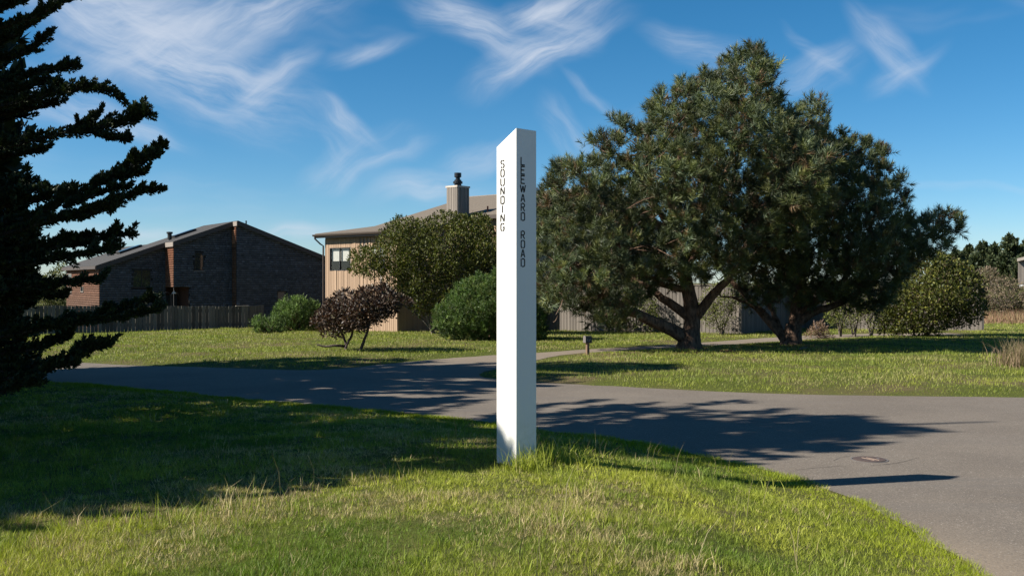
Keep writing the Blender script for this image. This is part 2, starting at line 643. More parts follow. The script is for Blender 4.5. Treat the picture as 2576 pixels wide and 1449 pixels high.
    def bark(name, ca, cb, s=9):
        m, b, p, _ = new_mat(name)
        tc = b.n('ShaderNodeTexCoord')
        mp = b.mapping(tc.outputs['Object'], scale=(s, s, s * 0.35))
        n = b.noise(mp, 1.0, 6, 0.7, 0.6)
        b.link(b.mix(b.maprange(n, 0.32, 0.68), ca, cb), p.inputs['Base Color'])
        p.inputs['Roughness'].default_value = 0.9
        p.inputs['Specular IOR Level'].default_value = 0.15
        bump(b, p, n, 1.0, 0.05)
        return m
    M['bark_pine'] = bark('pine_bark', (0.045, 0.028, 0.02), (0.20, 0.125, 0.085))
    M['bark_dark'] = bark('cypress_bark', (0.02, 0.016, 0.013), (0.075, 0.06, 0.048), 14)
    M['bark_pale'] = bark('pale_bark', (0.07, 0.058, 0.045), (0.22, 0.185, 0.15), 16)
    M['bark_plum'] = bark('plum_bark', (0.035, 0.026, 0.024), (0.15, 0.12, 0.105), 18)
    M['needles'] = foliage('pine_needles', 0.5, 0.12)
    M['cypress'] = foliage('cypress_sprays', 0.6, 0.10)
    M['leaves'] = foliage('broad_leaves', 0.55, 0.22, 0.22)
    M['plum'] = foliage('plum_leaves', 0.5, 0.15, 0.3, (1.2, 0.7, 0.5))
    M['grass'] = foliage('grass_blades', 0.55, 0.30, 0.25)
    M['iron'] = plain('rusty_iron', (0.085, 0.060, 0.050), 0.7, 0.2, 0.3, 30)
    M['mailbox'] = plain('galvanised_shade', (0.03, 0.03, 0.031), 0.6, 0.2, 0.3, 20)  # body metal darkened for its shaded side
    M['mail_front'] = plain('galvanised_sunlit', (0.13, 0.115, 0.105), 0.7, 0.1, 0.3, 20)  # paler copy for the sunlit door, light put into the colour
    M['mail_mark'] = plain('reflective_mark', (0.26, 0.26, 0.255), 0.6)
    M['oldpost'] = wood_board('old_post', (0.14, 0.085, 0.055), (0.30, 0.20, 0.13))
    M['red'] = plain('red_plastic', (0.55, 0.03, 0.025), 0.4)
    M['lamp'] = plain('enamel_white', (0.75, 0.72, 0.66), 0.5)
    M['pale_trim'] = plain('pale_wood_trim', (0.42, 0.36, 0.30), 0.8)
    M['white_trim'] = plain('white_trim', (0.75, 0.74, 0.71), 0.7)


make_mats()


# ------------------------------------------------------------------ ground, road
def build_ground():
    def axis(lo, hi, step, far, g=1.22):
        a = list(np.arange(lo, hi + 1e-6, step))
        s = step
        while a[-1] < far:
            s *= g; a.append(a[-1] + s)
        s = step
        while a[0] > -far:
            s *= g; a.insert(0, a[0] - s)
        return np.array(a)
    xs = axis(-16, 16, 0.4, 2500)
    ya = list(np.arange(2.0, 16, 0.25)) + list(np.arange(16, 62, 0.5))
    s = 0.5
    while ya[-1] < 3000:
        s *= 1.2; ya.append(ya[-1] + s)
    s = 0.3
    while ya[0] > -300:
        s *= 1.4; ya.insert(0, ya[0] - s)
    ys = np.array(ya)
    gx, gy = np.meshgrid(xs, ys)
    px, py = gx.ravel(), gy.ravel()
    d = edge_dist(ROAD_POLY, px, py)
    ins = inside(ROAD_POLY, px, py)
    z = np.where(ins, road_z(px, py) - 0.05 * sstep(0.25, 1.0, d) - 0.003, verge_z(px, py, d) - 0.003)
    V = np.stack([px, py, z], 1)
    nx, ny = len(xs), len(ys)
    i = (np.arange(ny - 1)[:, None] * nx + np.arange(nx - 1)[None, :]).ravel()
    Q = np.stack([i, i + 1, i + nx + 1, i + nx], 1)
    me = raw_mesh('ground', V, quads=Q, smooth=True)
    sand = np.where(ins, 1.0, sstep(0.28, 0.0, d + 0.25 * (fbm(px * 3, py * 3, 9) - 0.5))) * (0.05 + 0.95 * sstep(2.2, 0.4, np.hypot(px - 3.3, py - 6.2)))
    a = me.attributes.new('sand', 'FLOAT', 'POINT'); a.data.foreach_set('value', sand.astype(np.float32))
    lit = np.maximum(np.exp(-((px - 6.6) ** 2 / 2.2 + (py - 34.2) ** 2 / 3.0)), np.exp(-((px - 10.4) ** 2 / 6 + (py - 37.6) ** 2 / 2.0)))
    lit = np.clip(lit * 1.3 * (0.4 + fbm(px * 2, py * 2, 21)), 0, 1)
    a = me.attributes.new('litter', 'FLOAT', 'POINT'); a.data.foreach_set('value', lit.astype(np.float32))
    g = obj('ground', me, M['soil'])
    tag(g, 'grassy ground of the road verges and lawns', None, None, 'structure')


def build_road():
    # grid clipped to the road outline: edge vertices slide onto the edge
    step = 0.5
    import mathutils.geometry as mg
    poly = ROAD_POLY
    # constrained triangulation with inner points
    pts = [Vector((float(p[0]), float(p[1]))) for p in poly]
    dense = []
    n = len(poly)
    for i in range(n):
        a, c = poly[i], poly[(i + 1) % n]
        l = np.hypot(*(c - a)); k = max(1, int(l / 0.35)) if abs(a[0]) < 15 and a[1] < 60 else max(1, int(l / 4))
        for j in range(k):
            q = a + (c - a) * j / k
            t = (c - a) / (l + 1e-9)
            nrm = np.array([-t[1], t[0]])
            wob = (fbm(np.array([q[0] * 2.2]), np.array([q[1] * 2.2]), 5)[0] - 0.5) * 0.22
            dense.append(Vector(tuple(q + nrm * wob)))
    gx, gy = np.meshgrid(np.arange(-14, 14, 0.6), np.arange(4, 50, 0.6))
    gx = gx.ravel(); gy = gy.ravel()
    ok = inside(poly, gx, gy) & (edge_dist(poly, gx, gy) > 0.3)
    verts = dense + [Vector((x, y)) for x, y in zip(gx[ok], gy[ok])]
    nd = len(dense)
    vo, ed, fa, *_ = mg.delaunay_2d_cdt(verts, [], [list(range(nd))], 1, 1e-4)
    P = np.array([(v.x, v.y) for v in vo])
    z = road_z(P[:, 0], P[:, 1]) + 0.004
    me = raw_mesh('road', np.column_stack([P, z]), F=[tuple(f) for f in fa], smooth=True)
    d = edge_dist(poly, P[:, 0], P[:, 1])
    drive = sstep(26.5, 30.5, P[:, 1]) * sstep(-6.0, -3.5, P[:, 0])
    s = np.maximum(sstep(0.55, 0.0, d) * (0.10 + 0.90 * sstep(3.0, 0.5, np.hypot(P[:, 0] - 3.3, P[:, 1] - 6.2))), drive * 0.75)
    a = me.attributes.new('sand', 'FLOAT', 'POINT'); a.data.foreach_set('value', s.astype(np.float32))
    # normals up
    o = obj('road', me, M['asphalt'])
    import bmesh
    bm = bmesh.new(); bm.from_mesh(me)
    bmesh.ops.recalc_face_normals(bm, faces=bm.faces)
    if sum(f.normal.z for f in bm.faces) < 0:
        bmesh.ops.reverse_faces(bm, faces=bm.faces)
    bm.to_mesh(me); bm.free()
    tag(o, 'grey asphalt road with a junction and a driveway branching off', None, None, 'structure')
    # thin cracks near the valve cover
    mb = MB()
    for pts in ([(2000, 1183), (2060, 1177), (2120, 1172)], [(2190, 1172), (2240, 1168), (2270, 1163), (2310, 1152)], [(2096, 1160), (2115, 1151), (2135, 1148)]):
        w = []
        for X, Y in pts:
            v = (Y - HY) / FPX
            d_ = 1.885 / (v - 0.015)
            w.append(np.array([(X - CX) / FPX * d_, d_]))
        w = smooth_poly(w, 2)
        L = []; Rr = []
        for i, p in enumerate(w):
            h = 0.0025 + 0.0035 * random.random()
            L.append((p[0], p[1] + h)); Rr.append((p[0], p[1] - h))
        for i in range(len(w) - 1):
            q = [Rr[i], Rr[i + 1], L[i + 1], L[i]]
            mb.poly([(x, y, float(road_z(x, y)) + 0.008) for x, y in q])
    c = mb.build('crack', plain('tar_crack', (0.035, 0.032, 0.03), 0.9), o)


build_ground()
build_road()


# ------------------------------------------------------------------ signpost
def stroke_font():
    # strokes on a 0..1 (x) by 0..1 (y, up) box, with stencil gaps
    def arc(cx, cy, rx, ry, a0, a1, n=8):
        return [(cx + rx * math.cos(R(a0 + (a1 - a0) * i / n)), cy + ry * math.sin(R(a0 + (a1 - a0) * i / n))) for i in range(n + 1)]
    F = {}
    F['L'] = [[(0, 1), (0, 0), (1, 0)]]
    F['E'] = [[(1, 1), (0, 1), (0, 0), (1, 0)], [(0.14, 0.53), (0.85, 0.53)]]
    F['I'] = [[(0.5, 1), (0.5, 0)]]
    F['D'] = [[(0.02, 1), (0.02, 0)], [(0.24, 1), (0.62, 1)] + arc(0.62, 0.80, 0.36, 0.20, 90, 0, 4) + arc(0.62, 0.20, 0.36, 0.20, 0, -90, 4) + [(0.24, 0)]]
    F['U'] = [[(0, 1), (0, 0.28)] + arc(0.5, 0.26, 0.5, 0.26, 180, 258, 5), arc(0.5, 0.26, 0.5, 0.26, 282, 360, 5) + [(1, 1)]]
    F['O'] = [arc(0.5, 0.74, 0.48, 0.26, 102, 180, 5) + arc(0.5, 0.26, 0.48, 0.26, 180, 258, 5), arc(0.5, 0.26, 0.48, 0.26, 282, 360, 5) + arc(0.5, 0.74, 0.48, 0.26, 0, 78, 5)]
    F['N'] = [[(0, 0.9), (0, 0)], [(1, 1), (1, 0.12)], [(0.05, 1), (0.97, 0.02)]]
    F['R'] = [[(0.02, 1), (0.02, 0)], [(0.2, 1), (0.55, 1)] + arc(0.55, 0.75, 0.4, 0.25, 90, -90, 7) + [(0.2, 0.5)], [(0.5, 0.42), (0.98, 0)]]
    F['A'] = [[(0.0, 0), (0.44, 1)], [(0.56, 1), (1.0, 0)], [(0.34, 0.33), (0.66, 0.33)]]
    F['W'] = [[(-0.2, 1), (0.13, 0.02)], [(0.2, 0.12), (0.48, 0.86)], [(0.56, 0.86), (0.80, 0.02)], [(0.87, 0.12), (1.2, 1)]]
    F['S'] = [arc(0.52, 0.76, 0.46, 0.24, 22, 84, 4), arc(0.5, 0.76, 0.46, 0.24, 100, 255, 7), arc(0.5, 0.26, 0.46, 0.26, 82, -75, 8), arc(0.48, 0.26, 0.46, 0.26, 205, 262, 4)]
    F['G'] = [arc(0.52, 0.74, 0.46, 0.26, 18, 82, 4), arc(0.5, 0.74, 0.48, 0.26, 100, 180, 5) + arc(0.5, 0.26, 0.48, 0.26, 180, 258, 5), arc(0.5, 0.26, 0.46, 0.26, 282, 360, 5) + [(0.96, 0.46), (0.58, 0.46)]]
    return F


def build_signpost():
    K = np.array([at(1299, 710, 9.08)[0], 9.08])          # near vertical edge
    al = R(45.5)
    dl = np.array([-math.cos(al), math.sin(al)]); dr = np.array([math.sin(al) * 1.0, math.cos(al)])
    s = 0.262
    zb = gz1(K[0], 9.25)
    root = empty('signpost', (K[0], 9.26, zb), 'tall white square signpost with slanted top and black stencil lettering in the foreground grass', 'signpost')
    ztop, drop = 3.057, 0.152
    a, l, r_, bk = K, K + dl * s, K + dr * s, K + dl * s + dr * s
    low = -0.35
    mb = MB()
    # subdivided column with a slightly uneven top edge
    mb.hexa([(*a, low), (*r_, low), (*bk, low), (*l, low), (*a, ztop), (*r_, ztop), (*bk, ztop - drop), (*l, ztop - drop)])
    body = mb.build('post', M['white'], root, bevel=0.004)
    FT = stroke_font()

    def letters(word, ztop0, pitch, cap, x0, wd, face, thick):
        # face: origin edge, direction on face (rightwards as read), outward normal
        o2, dd, nn = face
        z = ztop0
        for ch in word:
            if ch != ' ':
                mb = MB()
                th = thick
                for stv in FT[ch]:
                    p = [np.array([x0 + q[0] * wd, z - cap + q[1] * cap]) for q in stv]
                    p = [p[0]] + [b_ for a_, b_ in zip(p[:-1], p[1:]) if np.linalg.norm(b_ - a_) > 1e-5]
                    # thick polyline with mitred joins
                    L, Rr = [], []
                    for i in range(len(p)):
                        t = p[min(i + 1, len(p) - 1)] - p[max(i - 1, 0)]
                        t0 = (p[i] - p[i - 1]) if i > 0 else (p[1] - p[0])
                        t1 = (p[i + 1] - p[i]) if i < len(p) - 1 else t0
                        t0 = t0 / np.linalg.norm(t0); t1 = t1 / np.linalg.norm(t1)
                        t = t0 + t1; t /= np.linalg.norm(t)
                        nrm = np.array([-t[1], t[0]])
                        k = 1 / max(0.6, float(np.dot(nrm, np.array([-t0[1], t0[0]]))))
                        ext = 0.0
                        L.append(p[i] + nrm * th / 2 * k); Rr.append(p[i] - nrm * th / 2 * k)
                    for i in range(len(p) - 1):
                        q = [L[i], Rr[i], Rr[i + 1], L[i + 1]]
                        w = lambda c, off: (o2[0] + dd[0] * c[0] + nn[0] * off, o2[1] + dd[1] * c[0] + nn[1] * off, c[1])
                        i0 = len(mb.v)
                        mb.hexa([w(c, 0.0004) for c in q] + [w(c, 0.0022) for c in q])
                mb.build('letter', M['letter'], root)
            z -= pitch
    nl = np.array([-dr[0], -dr[1]]); nr = np.array([-dl[0], -dl[1]])
    # left face reads from its far (left) edge towards the near edge
    letters('SOUNDING', 2.775, 0.0832, 0.0675, 0.058, 0.046, (l, -dl, nl), 0.0135)
    letters('LEEWARD ROAD', 2.795, 0.0846, 0.0705, 0.060, 0.047, (a, dr, nr), 0.0115)


build_signpost()


# ------------------------------------------------------------------ shared house helpers
def shingle_wall(name, parent, o, ex, en, a0, a1, z0, ztop, holes, tint, row=0.14, wid=(0.10, 0.26), seed=0, back=True):
    """courses of separate wooden shingles on a wall. o: 2d origin, ex: 2d along the wall, en: 2d outward normal;
    ztop(a): roof line; holes: (a0,a1,z0,z1)"""
    rs = np.random.default_rng(seed)
    o, ex, en = (np.array(v, float) for v in (o, ex, en))
    V, Q, C = [], [], []
    nrows = int((max(ztop(a) for a in np.linspace(a0, a1, 24)) - z0) / row) + 1
    for r in range(nrows):
        zb = z0 + r * row
        a = a0 - rs.random() * 0.1
        rowtone = rs.normal(0, 0.06)
        while a < a1:
            w = rs.uniform(*wid)
            p0, p1 = max(a, a0), min(a + w - 0.006, a1)
            a += w
            if p1 - p0 < 0.015:
                continue
            mid = (p0 + p1) / 2
            zt = min(zb + row * 0.80, ztop(mid))
            if zt - zb < 0.03:
                continue
            if any(h[0] - 0.01 < mid < h[1] + 0.01 and h[2] - row * 0.6 < zb + row * 0.5 < h[3] + row * 0.2 for h in holes):
                continue
            dz = rs.normal(0, 0.006)
            out0 = 0.042 + rs.random() * 0.016
            out1 = 0.03
            i = len(V)

            def P(aa, z, off):
                q = o + ex * aa + en * off
                return (q[0], q[1], z)
            V += [P(p0, zb + dz, out0), P(p1, zb + dz, out0), P(p1, zt, out1), P(p0, zt, out1), P(p0, zb + dz, 0), P(p1, zb + dz, 0)]
            Q += [(i, i + 1, i + 2, i + 3), (i + 4, i + 5, i + 1, i), (i + 4, i, i + 3, i + 4), (i + 1, i + 5, i + 2, i + 1)]
            t = tint((mid, zb), rs) * (1 + rowtone)
            C += [np.clip(t, 0, 1)] * 6
    Q4 = [q for q in Q if len(set(q)) == 4]
    T3 = [(q[0], q[1], q[2]) for q in Q if len(set(q)) == 3]
    off = np.array(world_loc(parent))
    me = raw_mesh(name, np.array(V) - off, quads=Q4, tris=T3, col=np.array(C))
    return tag(obj(name, me, M['shingle'], parent), kind='stuff')


def wall_sheet(mb, o, ex, en, a0, a1, z0, ztop, holes, thick=0.12):
    """wall plane with openings (columns between opening edges); reveals for the openings"""
    o, ex, en = (np.array(v, float) for v in (o, ex, en))

    def P(a, z, off=0.0):
        q = o + ex * a + en * off
        return (q[0], q[1], z)
    cuts = sorted(set([a0, a1] + [h[0] for h in holes] + [h[1] for h in holes]))
    cuts = [c for c in cuts if a0 <= c <= a1]
    for c0, c1 in zip(cuts[:-1], cuts[1:]):
        mid = (c0 + c1) / 2
        hs = sorted([h for h in holes if h[0] < mid < h[1]], key=lambda h: h[2])
        zb = z0
        for h in hs:
            if h[2] > zb:
                mb.poly([P(c0, zb), P(c1, zb), P(c1, h[2]), P(c0, h[2])])
            zb = h[3]
        mb.poly([P(c0, zb), P(c1, zb), P(c1, ztop(c1)), P(c0, ztop(c0))])
    for h in holes:
        b0, b1, c0, c1 = h
        t = -thick
        mb.poly([P(b0, c0), P(b0, c1), P(b0, c1, t), P(b0, c0, t)])
        mb.poly([P(b1, c0), P(b1, c0, t), P(b1, c1, t), P(b1, c1)])
        mb.poly([P(b0, c1), P(b1, c1), P(b1, c1, t), P(b0, c1, t)])
        mb.poly([P(b0, c0), P(b0, c0, t), P(b1, c0, t), P(b1, c0)])


def window(parent, o, ex, en, h, frame_mat, glass, mull=(), fw=0.045, off=0.03, blind=None, sill=None, depth=0.09):
    """window = frame with panes and sill as its pieces"""
    o, ex, en = (np.array(v, float) for v in (o, ex, en))
    a0, a1, z0, z1 = h
    e3 = np.array([ex[0], ex[1], 0]); n3 = np.array([en[0], en[1], 0]); up = np.array([0, 0, 1.0])
    O = np.array([o[0], o[1], 0]) + e3 * a0 + up * z0
    w, hh = a1 - a0, z1 - z0
    mb = MB()
    def bar(x, z, dx, dz, out=off, dp=0.07):
        mb.box(O + e3 * x + up * z + n3 * (out - dp), e3 * dx, n3 * dp, up * dz)
    bar(0, 0, w, fw); bar(0, hh - fw, w, fw); bar(0, fw, fw, hh - 2 * fw); bar(w - fw, fw, fw, hh - 2 * fw)
    xs = [fw] + [m * w for m in mull] + [w - fw]
    for m in mull:
        bar(m * w - fw / 2, fw, fw, hh - 2 * fw, off - 0.004)
    fr = mb.build('window', frame_mat, parent)
    for x0, x1 in zip(xs[:-1], xs[1:]):
        g = MB()
        g0 = O + e3 * x0 + up * fw + n3 * (off - depth * 0.6)
        gq = [g0, g0 + e3 * (x1 - x0), g0 + e3 * (x1 - x0) + up * (hh - 2 * fw), g0 + up * (hh - 2 * fw)]
        g.poly(gq if np.dot(np.cross(e3, up), n3) > 0 else gq[::-1])
        g.build('pane', glass, fr)
    if sill:
        g = MB()
        g.box(O - e3 * 0.04 - up * 0.05 + n3 * (-0.02), e3 * (w + 0.08), n3 * 0.09, up * 0.045)
        g.build('sill', sill, fr)
    if blind is not None:
        # room box behind the glass and slat blinds
        rb = MB()
        B = O + n3 * (-1.2)
        rb.poly([B, B + e3 * w, B + e3 * w + up * hh, B + up * hh])
        for q0, q1 in ((O, O + e3 * w), (O + up * hh, O + e3 * w + up * hh)):
            rb.poly([q0 - n3 * 0.1, q1 - n3 * 0.1, q1 - n3 * 1.2, q0 - n3 * 1.2])
        for q in (O, O + e3 * w):
            rb.poly([q - n3 * 0.1, q - n3 * 1.2, q - n3 * 1.2 + up * hh, q - n3 * 0.1 + up * hh])
        rb.build('room', M['room'], fr)
        for (x0, x1, zb) in blind:
            zz = hh - 0.08
            sl = MB()
            while zz > hh * zb:
                sl.box(O + e3 * (x0 * w) + up * zz - n3 * 0.12, e3 * ((x1 - x0) * w), n3 * 0.004, up * 0.038)
                zz -= 0.041
            sl.build('blind', M['blind'], fr)
    return fr


def board_run(parent, p0, p1, z0, ztop, mat, width=0.14, thick=0.022, gap=0.008, holes=(), en=None, name='board', jitter=0.0, base=None, seed=0, variants=6):
    """separate vertical boards from p0 to p1 (2d); holes: (a0,a1,z0,z1) cut the boards"""
    rs = random.Random(seed)
    p0, p1 = np.array(p0, float), np.array(p1, float)
    L = np.hypot(*(p1 - p0)); ex = (p1 - p0) / L
    if en is None:
        en = np.array([ex[1], -ex[0]])
    en = np.array(en)
    ang = math.atan2(ex[1], ex[0])
    sgn = 1 if np.dot(en, np.array([ex[1], -ex[0]])) > 0 else -1
    # unit board meshes (x along, y outward, z up) shared by alike boards
    meshes = []
    for k in range(variants):
        mb = MB()
        w2 = 0.5
        y0, y1 = (0, -1) if sgn > 0 else (0, 1)
        e = 0.06
        tl, tr = 1 - rs.random() * jitter, 1 - rs.random() * jitter
        mb.hexa([(-w2, y0, 0), (w2, y0, 0), (w2 - e, y1, 0), (-w2 + e, y1, 0), (-w2, y0, tl), (w2, y0, tr), (w2 - e, y1, tr), (-w2 + e, y1, tl)])
        meshes.append(raw_mesh(name, np.array(mb.v), F=mb.f))
        meshes[-1].materials.append(mat)
    off = world_loc(parent)
    a = 0.0
    n = max(1, int(round(L / width)))
    w = L / n
    for i in range(n):
        c = (i + 0.5) * w
        segs = []
        zb = z0 if not callable(z0) else z0(c)
        zt = ztop(c) if callable(ztop) else ztop
        hs = sorted([h for h in holes if h[0] - w * 0.3 < c < h[1] + w * 0.3], key=lambda h: h[2])
        for h in hs:
            if h[2] - zb > 0.03:
                segs.append((zb, h[2]))
            zb = h[3]
        if zt - zb > 0.03:
            segs.append((zb, zt))
        for (s0, s1) in segs:
            o = bpy.data.objects.new(name, rs.choice(meshes))
            COL.objects.link(o)
            o.parent = parent
            q = p0 + ex * c
            o.location = (q[0] - off.x, q[1] - off.y, s0 - off.z)
            o.rotation_euler = (rs.gauss(0, 0.004), 0, ang)
            o.scale = (w - gap * (0.6 + 0.8 * rs.random()), thick * rs.uniform(0.8, 1.25), s1 - s0)


# ------------------------------------------------------------------ the dark shingled house
def build_shingle_house():
    th = R(35)
    e1 = np.array([math.cos(th), math.sin(th)]); e2 = np.array([-math.sin(th), math.cos(th)])
    O = np.array([-17.44, 63.0])
    def W(a, b_): return O + e1 * a + e2 * b_
    base = -1.75
    root = empty('shingled_house', (O[0], O[1], -1.2), 'dark weathered shingle house with stepped walls and low gable roof behind the plank fence', 'house')
    pitch, zr = 0.362, 5.36                                  # underside roof line at the walls
    zl = lambda a: zr - pitch * abs(a)
    n_front = -e2; n_left = -e1
    bA, bB, bC = 2.45, 0.75, 0.0
    aL, aAB, aBC, aR = -7.65, -3.69, 0.0, 9.6
    grey = np.array((0.088, 0.100, 0.128)); brown = np.array((0.050, 0.044, 0.042)); red = np.array((0.140, 0.056, 0.030))

    def tint_grey(p, rs):
        f = float(fbm(np.array([p[0] * 0.55]), np.array([p[1] * 0.8]), 31)[0])
        k = rs.random()
        c = grey * (1 - f * 0.45) + brown * (f * 0.45)
        return c * (0.72 + 0.42 * k + 0.25 * (f - 0.5) + (0.35 if rs.random() < 0.05 else 0))

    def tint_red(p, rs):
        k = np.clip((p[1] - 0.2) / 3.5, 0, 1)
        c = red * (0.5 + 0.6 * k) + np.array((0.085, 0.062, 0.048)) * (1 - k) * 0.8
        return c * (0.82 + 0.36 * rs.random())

    # openings, positions along each wall
    winA = (-6.05 + 0.0, -4.82, 1.22, 2.38)
    def a_for(X, b_):
        u = (X - CX) / FPX
        q = O + e2 * b_
        return (u * q[1] - q[0]) / (e1[0] - u * e1[1])
    def z_for(Y, X, b_):
        a = a_for(X, b_); q = W(a, b_)
        return EYE + (HY - Y) / FPX * q[1]
    winA = (a_for(333, bA), a_for(380, bA), z_for(723, 355, bA), z_for(679, 355, bA))
    winB = (a_for(489, bB), a_for(513, bB), z_for(681, 500, bB), z_for(635, 500, bB))
    winC = (a_for(697, bC), a_for(719, bC), z_for(776, 705, bC), z_for(733, 705, bC))
    zporch = z_for(722, 440, bB)
    aporch = a_for(476, bB)
    wm = M['shingle_back'] = plain('shingle_backing', (0.012, 0.012, 0.013), 0.95)  # near-black so gaps between courses read as shadow lines
    # front walls
    for nm, b_, a0, a1, holes in (('A', bA, aL, aAB, [winA]), ('B', bB, aAB, aBC, [winB, (aAB, aporch, base, zporch)]), ('C', bC, aBC, aR, [winC])):
        mb = MB()
        wall_sheet(mb, W(0, b_), e1, n_front, a0, a1, base, zl, holes)
        wobj = mb.build('wall', wm, root)
        shingle_wall('shingles', root, W(0, b_), e1, n_front, a0, a1, -1.3, lambda a: zl(a) - 0.02, holes, tint_grey, seed=ord(nm))
    # left-facing walls: the end wall and the two returns
    zA = zl(aL)
    lw_holes = []
    q0 = W(aL, bA)
    def t_for(X):
        u = (X - CX) / FPX
        return (u * q0[1] - q0[0]) / (e2[0] - u * e2[1])
    def tz(Y, X):
        t = t_for(X); q = q0 + e2 * t
        return EYE + (HY - Y) / FPX * q[1]
    for (X0, X1, Y0, Y1) in ((211.5, 204.5, 735, 721 - 0), (211.5, 205.5, 695, 684), (182, 168, 736, 722), (182, 170, 705, 688)):
        ts = sorted((t_for(X0), t_for(X1)))
        lw_holes.append((ts[0], ts[1], tz(Y0, X0), tz(Y1, X0)))
    mb = MB(); wall_sheet(mb, q0, e2, n_left, 0, 9.6, base, lambda a: zA, lw_holes)
    mb.build('wall', plain('cedar_backing', (0.03, 0.014, 0.009), 0.95), root)
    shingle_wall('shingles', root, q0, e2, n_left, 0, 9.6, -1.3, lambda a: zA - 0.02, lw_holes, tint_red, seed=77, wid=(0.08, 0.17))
    for h in lw_holes:
        window(root, q0, e2, n_left, h, M['trim_grey'], M['glass'], (), 0.05, 0.06)
    q1 = W(aAB, bB)
    mb = MB(); wall_sheet(mb, q1, e2, n_left, 0, bA - bB, zporch, lambda a: zl(aAB), [])
    mb.build('wall', wm, root)
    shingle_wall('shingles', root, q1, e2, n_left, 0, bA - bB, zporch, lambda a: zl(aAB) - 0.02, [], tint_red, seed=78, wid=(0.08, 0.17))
    q2 = W(aBC, bC)
    mb = MB(); wall_sheet(mb, q2, e2, n_left, 0, bB - bC, base, lambda a: zl(0), [])
    mb.build('wall', wm, root)
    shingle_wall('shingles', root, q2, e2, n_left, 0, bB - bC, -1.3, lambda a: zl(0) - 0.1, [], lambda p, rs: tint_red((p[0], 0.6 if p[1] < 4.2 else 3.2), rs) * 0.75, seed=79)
    # louvre at the top of the second return
    mb = MB()
    for k in range(7):
        z = z_for(612, 590, bC) + 0.04 + k * 0.125
        o = np.array([*(q2 + e2 * 0.12 + n_left * 0.03), z])
        mb.box(o, (*(e2 * 0.5), 0), (*(n_left * 0.05), -0.03), (0, 0, 0.06))
    mb.build('louvre', plain('louvre_cedar', (0.33, 0.15, 0.08), 0.8), root)
    # back walls (seen from other positions)
    mb = MB()
    for (a0, b0, a1, b1) in ((aL, 12.0, aAB, 12.0), (aAB, 12.0, aAB, 6.3), (aAB, 6.3, aR, 6.3), (aR, 6.3, aR, 0)):
        A, B = W(a0, b0), W(a1, b1)
        mb.poly([(*A, base), (*B, base), (*B, zl(a1)), (*A, zl(a0))])
    # peak of the back gable
    A, B, C_ = W(aAB, 6.3), W(0, 6.3), W(aR, 6.3)
    mb.poly([(*A, zl(aAB)), (*C_, zl(aR)), (*B, zl(0))])
    mb.build('wall', wm, root)
    # windows of the front walls
    window(root, W(0, bA), e1, n_front, winA, M['frame'], M['glass'], (0.5,), 0.05, 0.035, sill=M['frame'])
    window(root, W(0, bB), e1, n_front, winB, M['frame'], M['glass'], (), 0.05, 0.035, sill=M['trim_grey'])
    window(root, W(0, bC), e1, n_front, winC, M['frame'], M['glass'], (), 0.05, 0.035)
    # porch recess: back wall on the line of wall A, right cheek, ceiling, door, lamp
    mb = MB()
    A, B = W(aAB, bA + 0.6), W(aporch + 0.5, bA + 0.6)
    A0, B0 = W(aAB, bB), W(aporch, bB + 0.12)
    B1 = W(aporch, bA + 0.6)
    mb.poly([(*A, base), (*B1, base), (*B1, zporch), (*A, zporch)])
    mb.poly([(*B0, base), (*B0, zporch), (*B1, zporch), (*B1, base)])
    mb.poly([(*A0, zporch + 0.001), (*A, zporch + 0.001), (*B1, zporch + 0.001), (*W(aporch, bB), zporch + 0.001)])
    porch = mb.build('porch', M['porch'], root)
    mb = MB()
    dq = W(aporch - 0.95, bA + 0.57)
    mb.box((*dq, -1.2), (*(e1 * 0.85), 0), (*(n_front * 0.05), 0), (0, 0, 2.05))
    mb.build('door', plain('dark_door', (0.03, 0.028, 0.03), 0.5), root)
    lp = np.array(at(438, 736, 62.2))
    mb = MB()
    mb.lathe(lp, [(0.16, -0.07), (0.11, 0.0), (0.05, 0.06), (0.02, 0.1), (0.012, 0.12)], 14)
    lamp = mb.build('porch_lamp', M['lamp'], root, smooth=True)
    mb = MB(); mb.tube([lp + (0, 0, 0.1), (lp[0], lp[1], zporch)], 0.012, 6); mb.build('lamp_cord', M['black_metal'], root)
    # roof: five slabs, each with its fascia
    ov = 0.32

    def slab(a0, a1, b0, b1, nm='roof'):
        mb = MB()
        t = 0.16
        zz = lambda a: zr - pitch * abs(a) + 0.01
        P = [W(a0, b0), W(a1, b0), W(a1, b1), W(a0, b1)]
        Z = [zz(a0), zz(a1), zz(a1), zz(a0)]
        mb.hexa([(*p, z) for p, z in zip(P, Z)] + [(*p, z + t) for p, z in zip(P, Z)])
        r = mb.build(nm, M['roof_dark'], root)
        fb = MB()
        A, B = W(a0, b0 - 0.03), W(a1, b0 - 0.03)
        A2, B2 = W(a0, b0 - 0.002), W(a1, b0 - 0.002)
        lo, hi = -0.14, t - 0.03
        fb.hexa([(*A, zz(a0) + lo), (*B, zz(a1) + lo), (*B2, zz(a1) + lo), (*A2, zz(a0) + lo), (*A, zz(a0) + hi), (*B, zz(a1) + hi), (*B2, zz(a1) + hi), (*A2, zz(a0) + hi)])
        fb.build('fascia', M['fascia'], root)
        return r
    slab(aL - 0.3, aAB - 0.12, bA - ov, 12.2)
    slab(aAB - 0.12, aBC - 0.06, bB - ov, 6.5)
    slab(aBC - 0.06, 0.0, bC - ov, 6.5)
    slab(0.0, aR + 0.3, bC - ov, 6.5)
    # end fascias of the steps and of the left eave
    mb = MB()
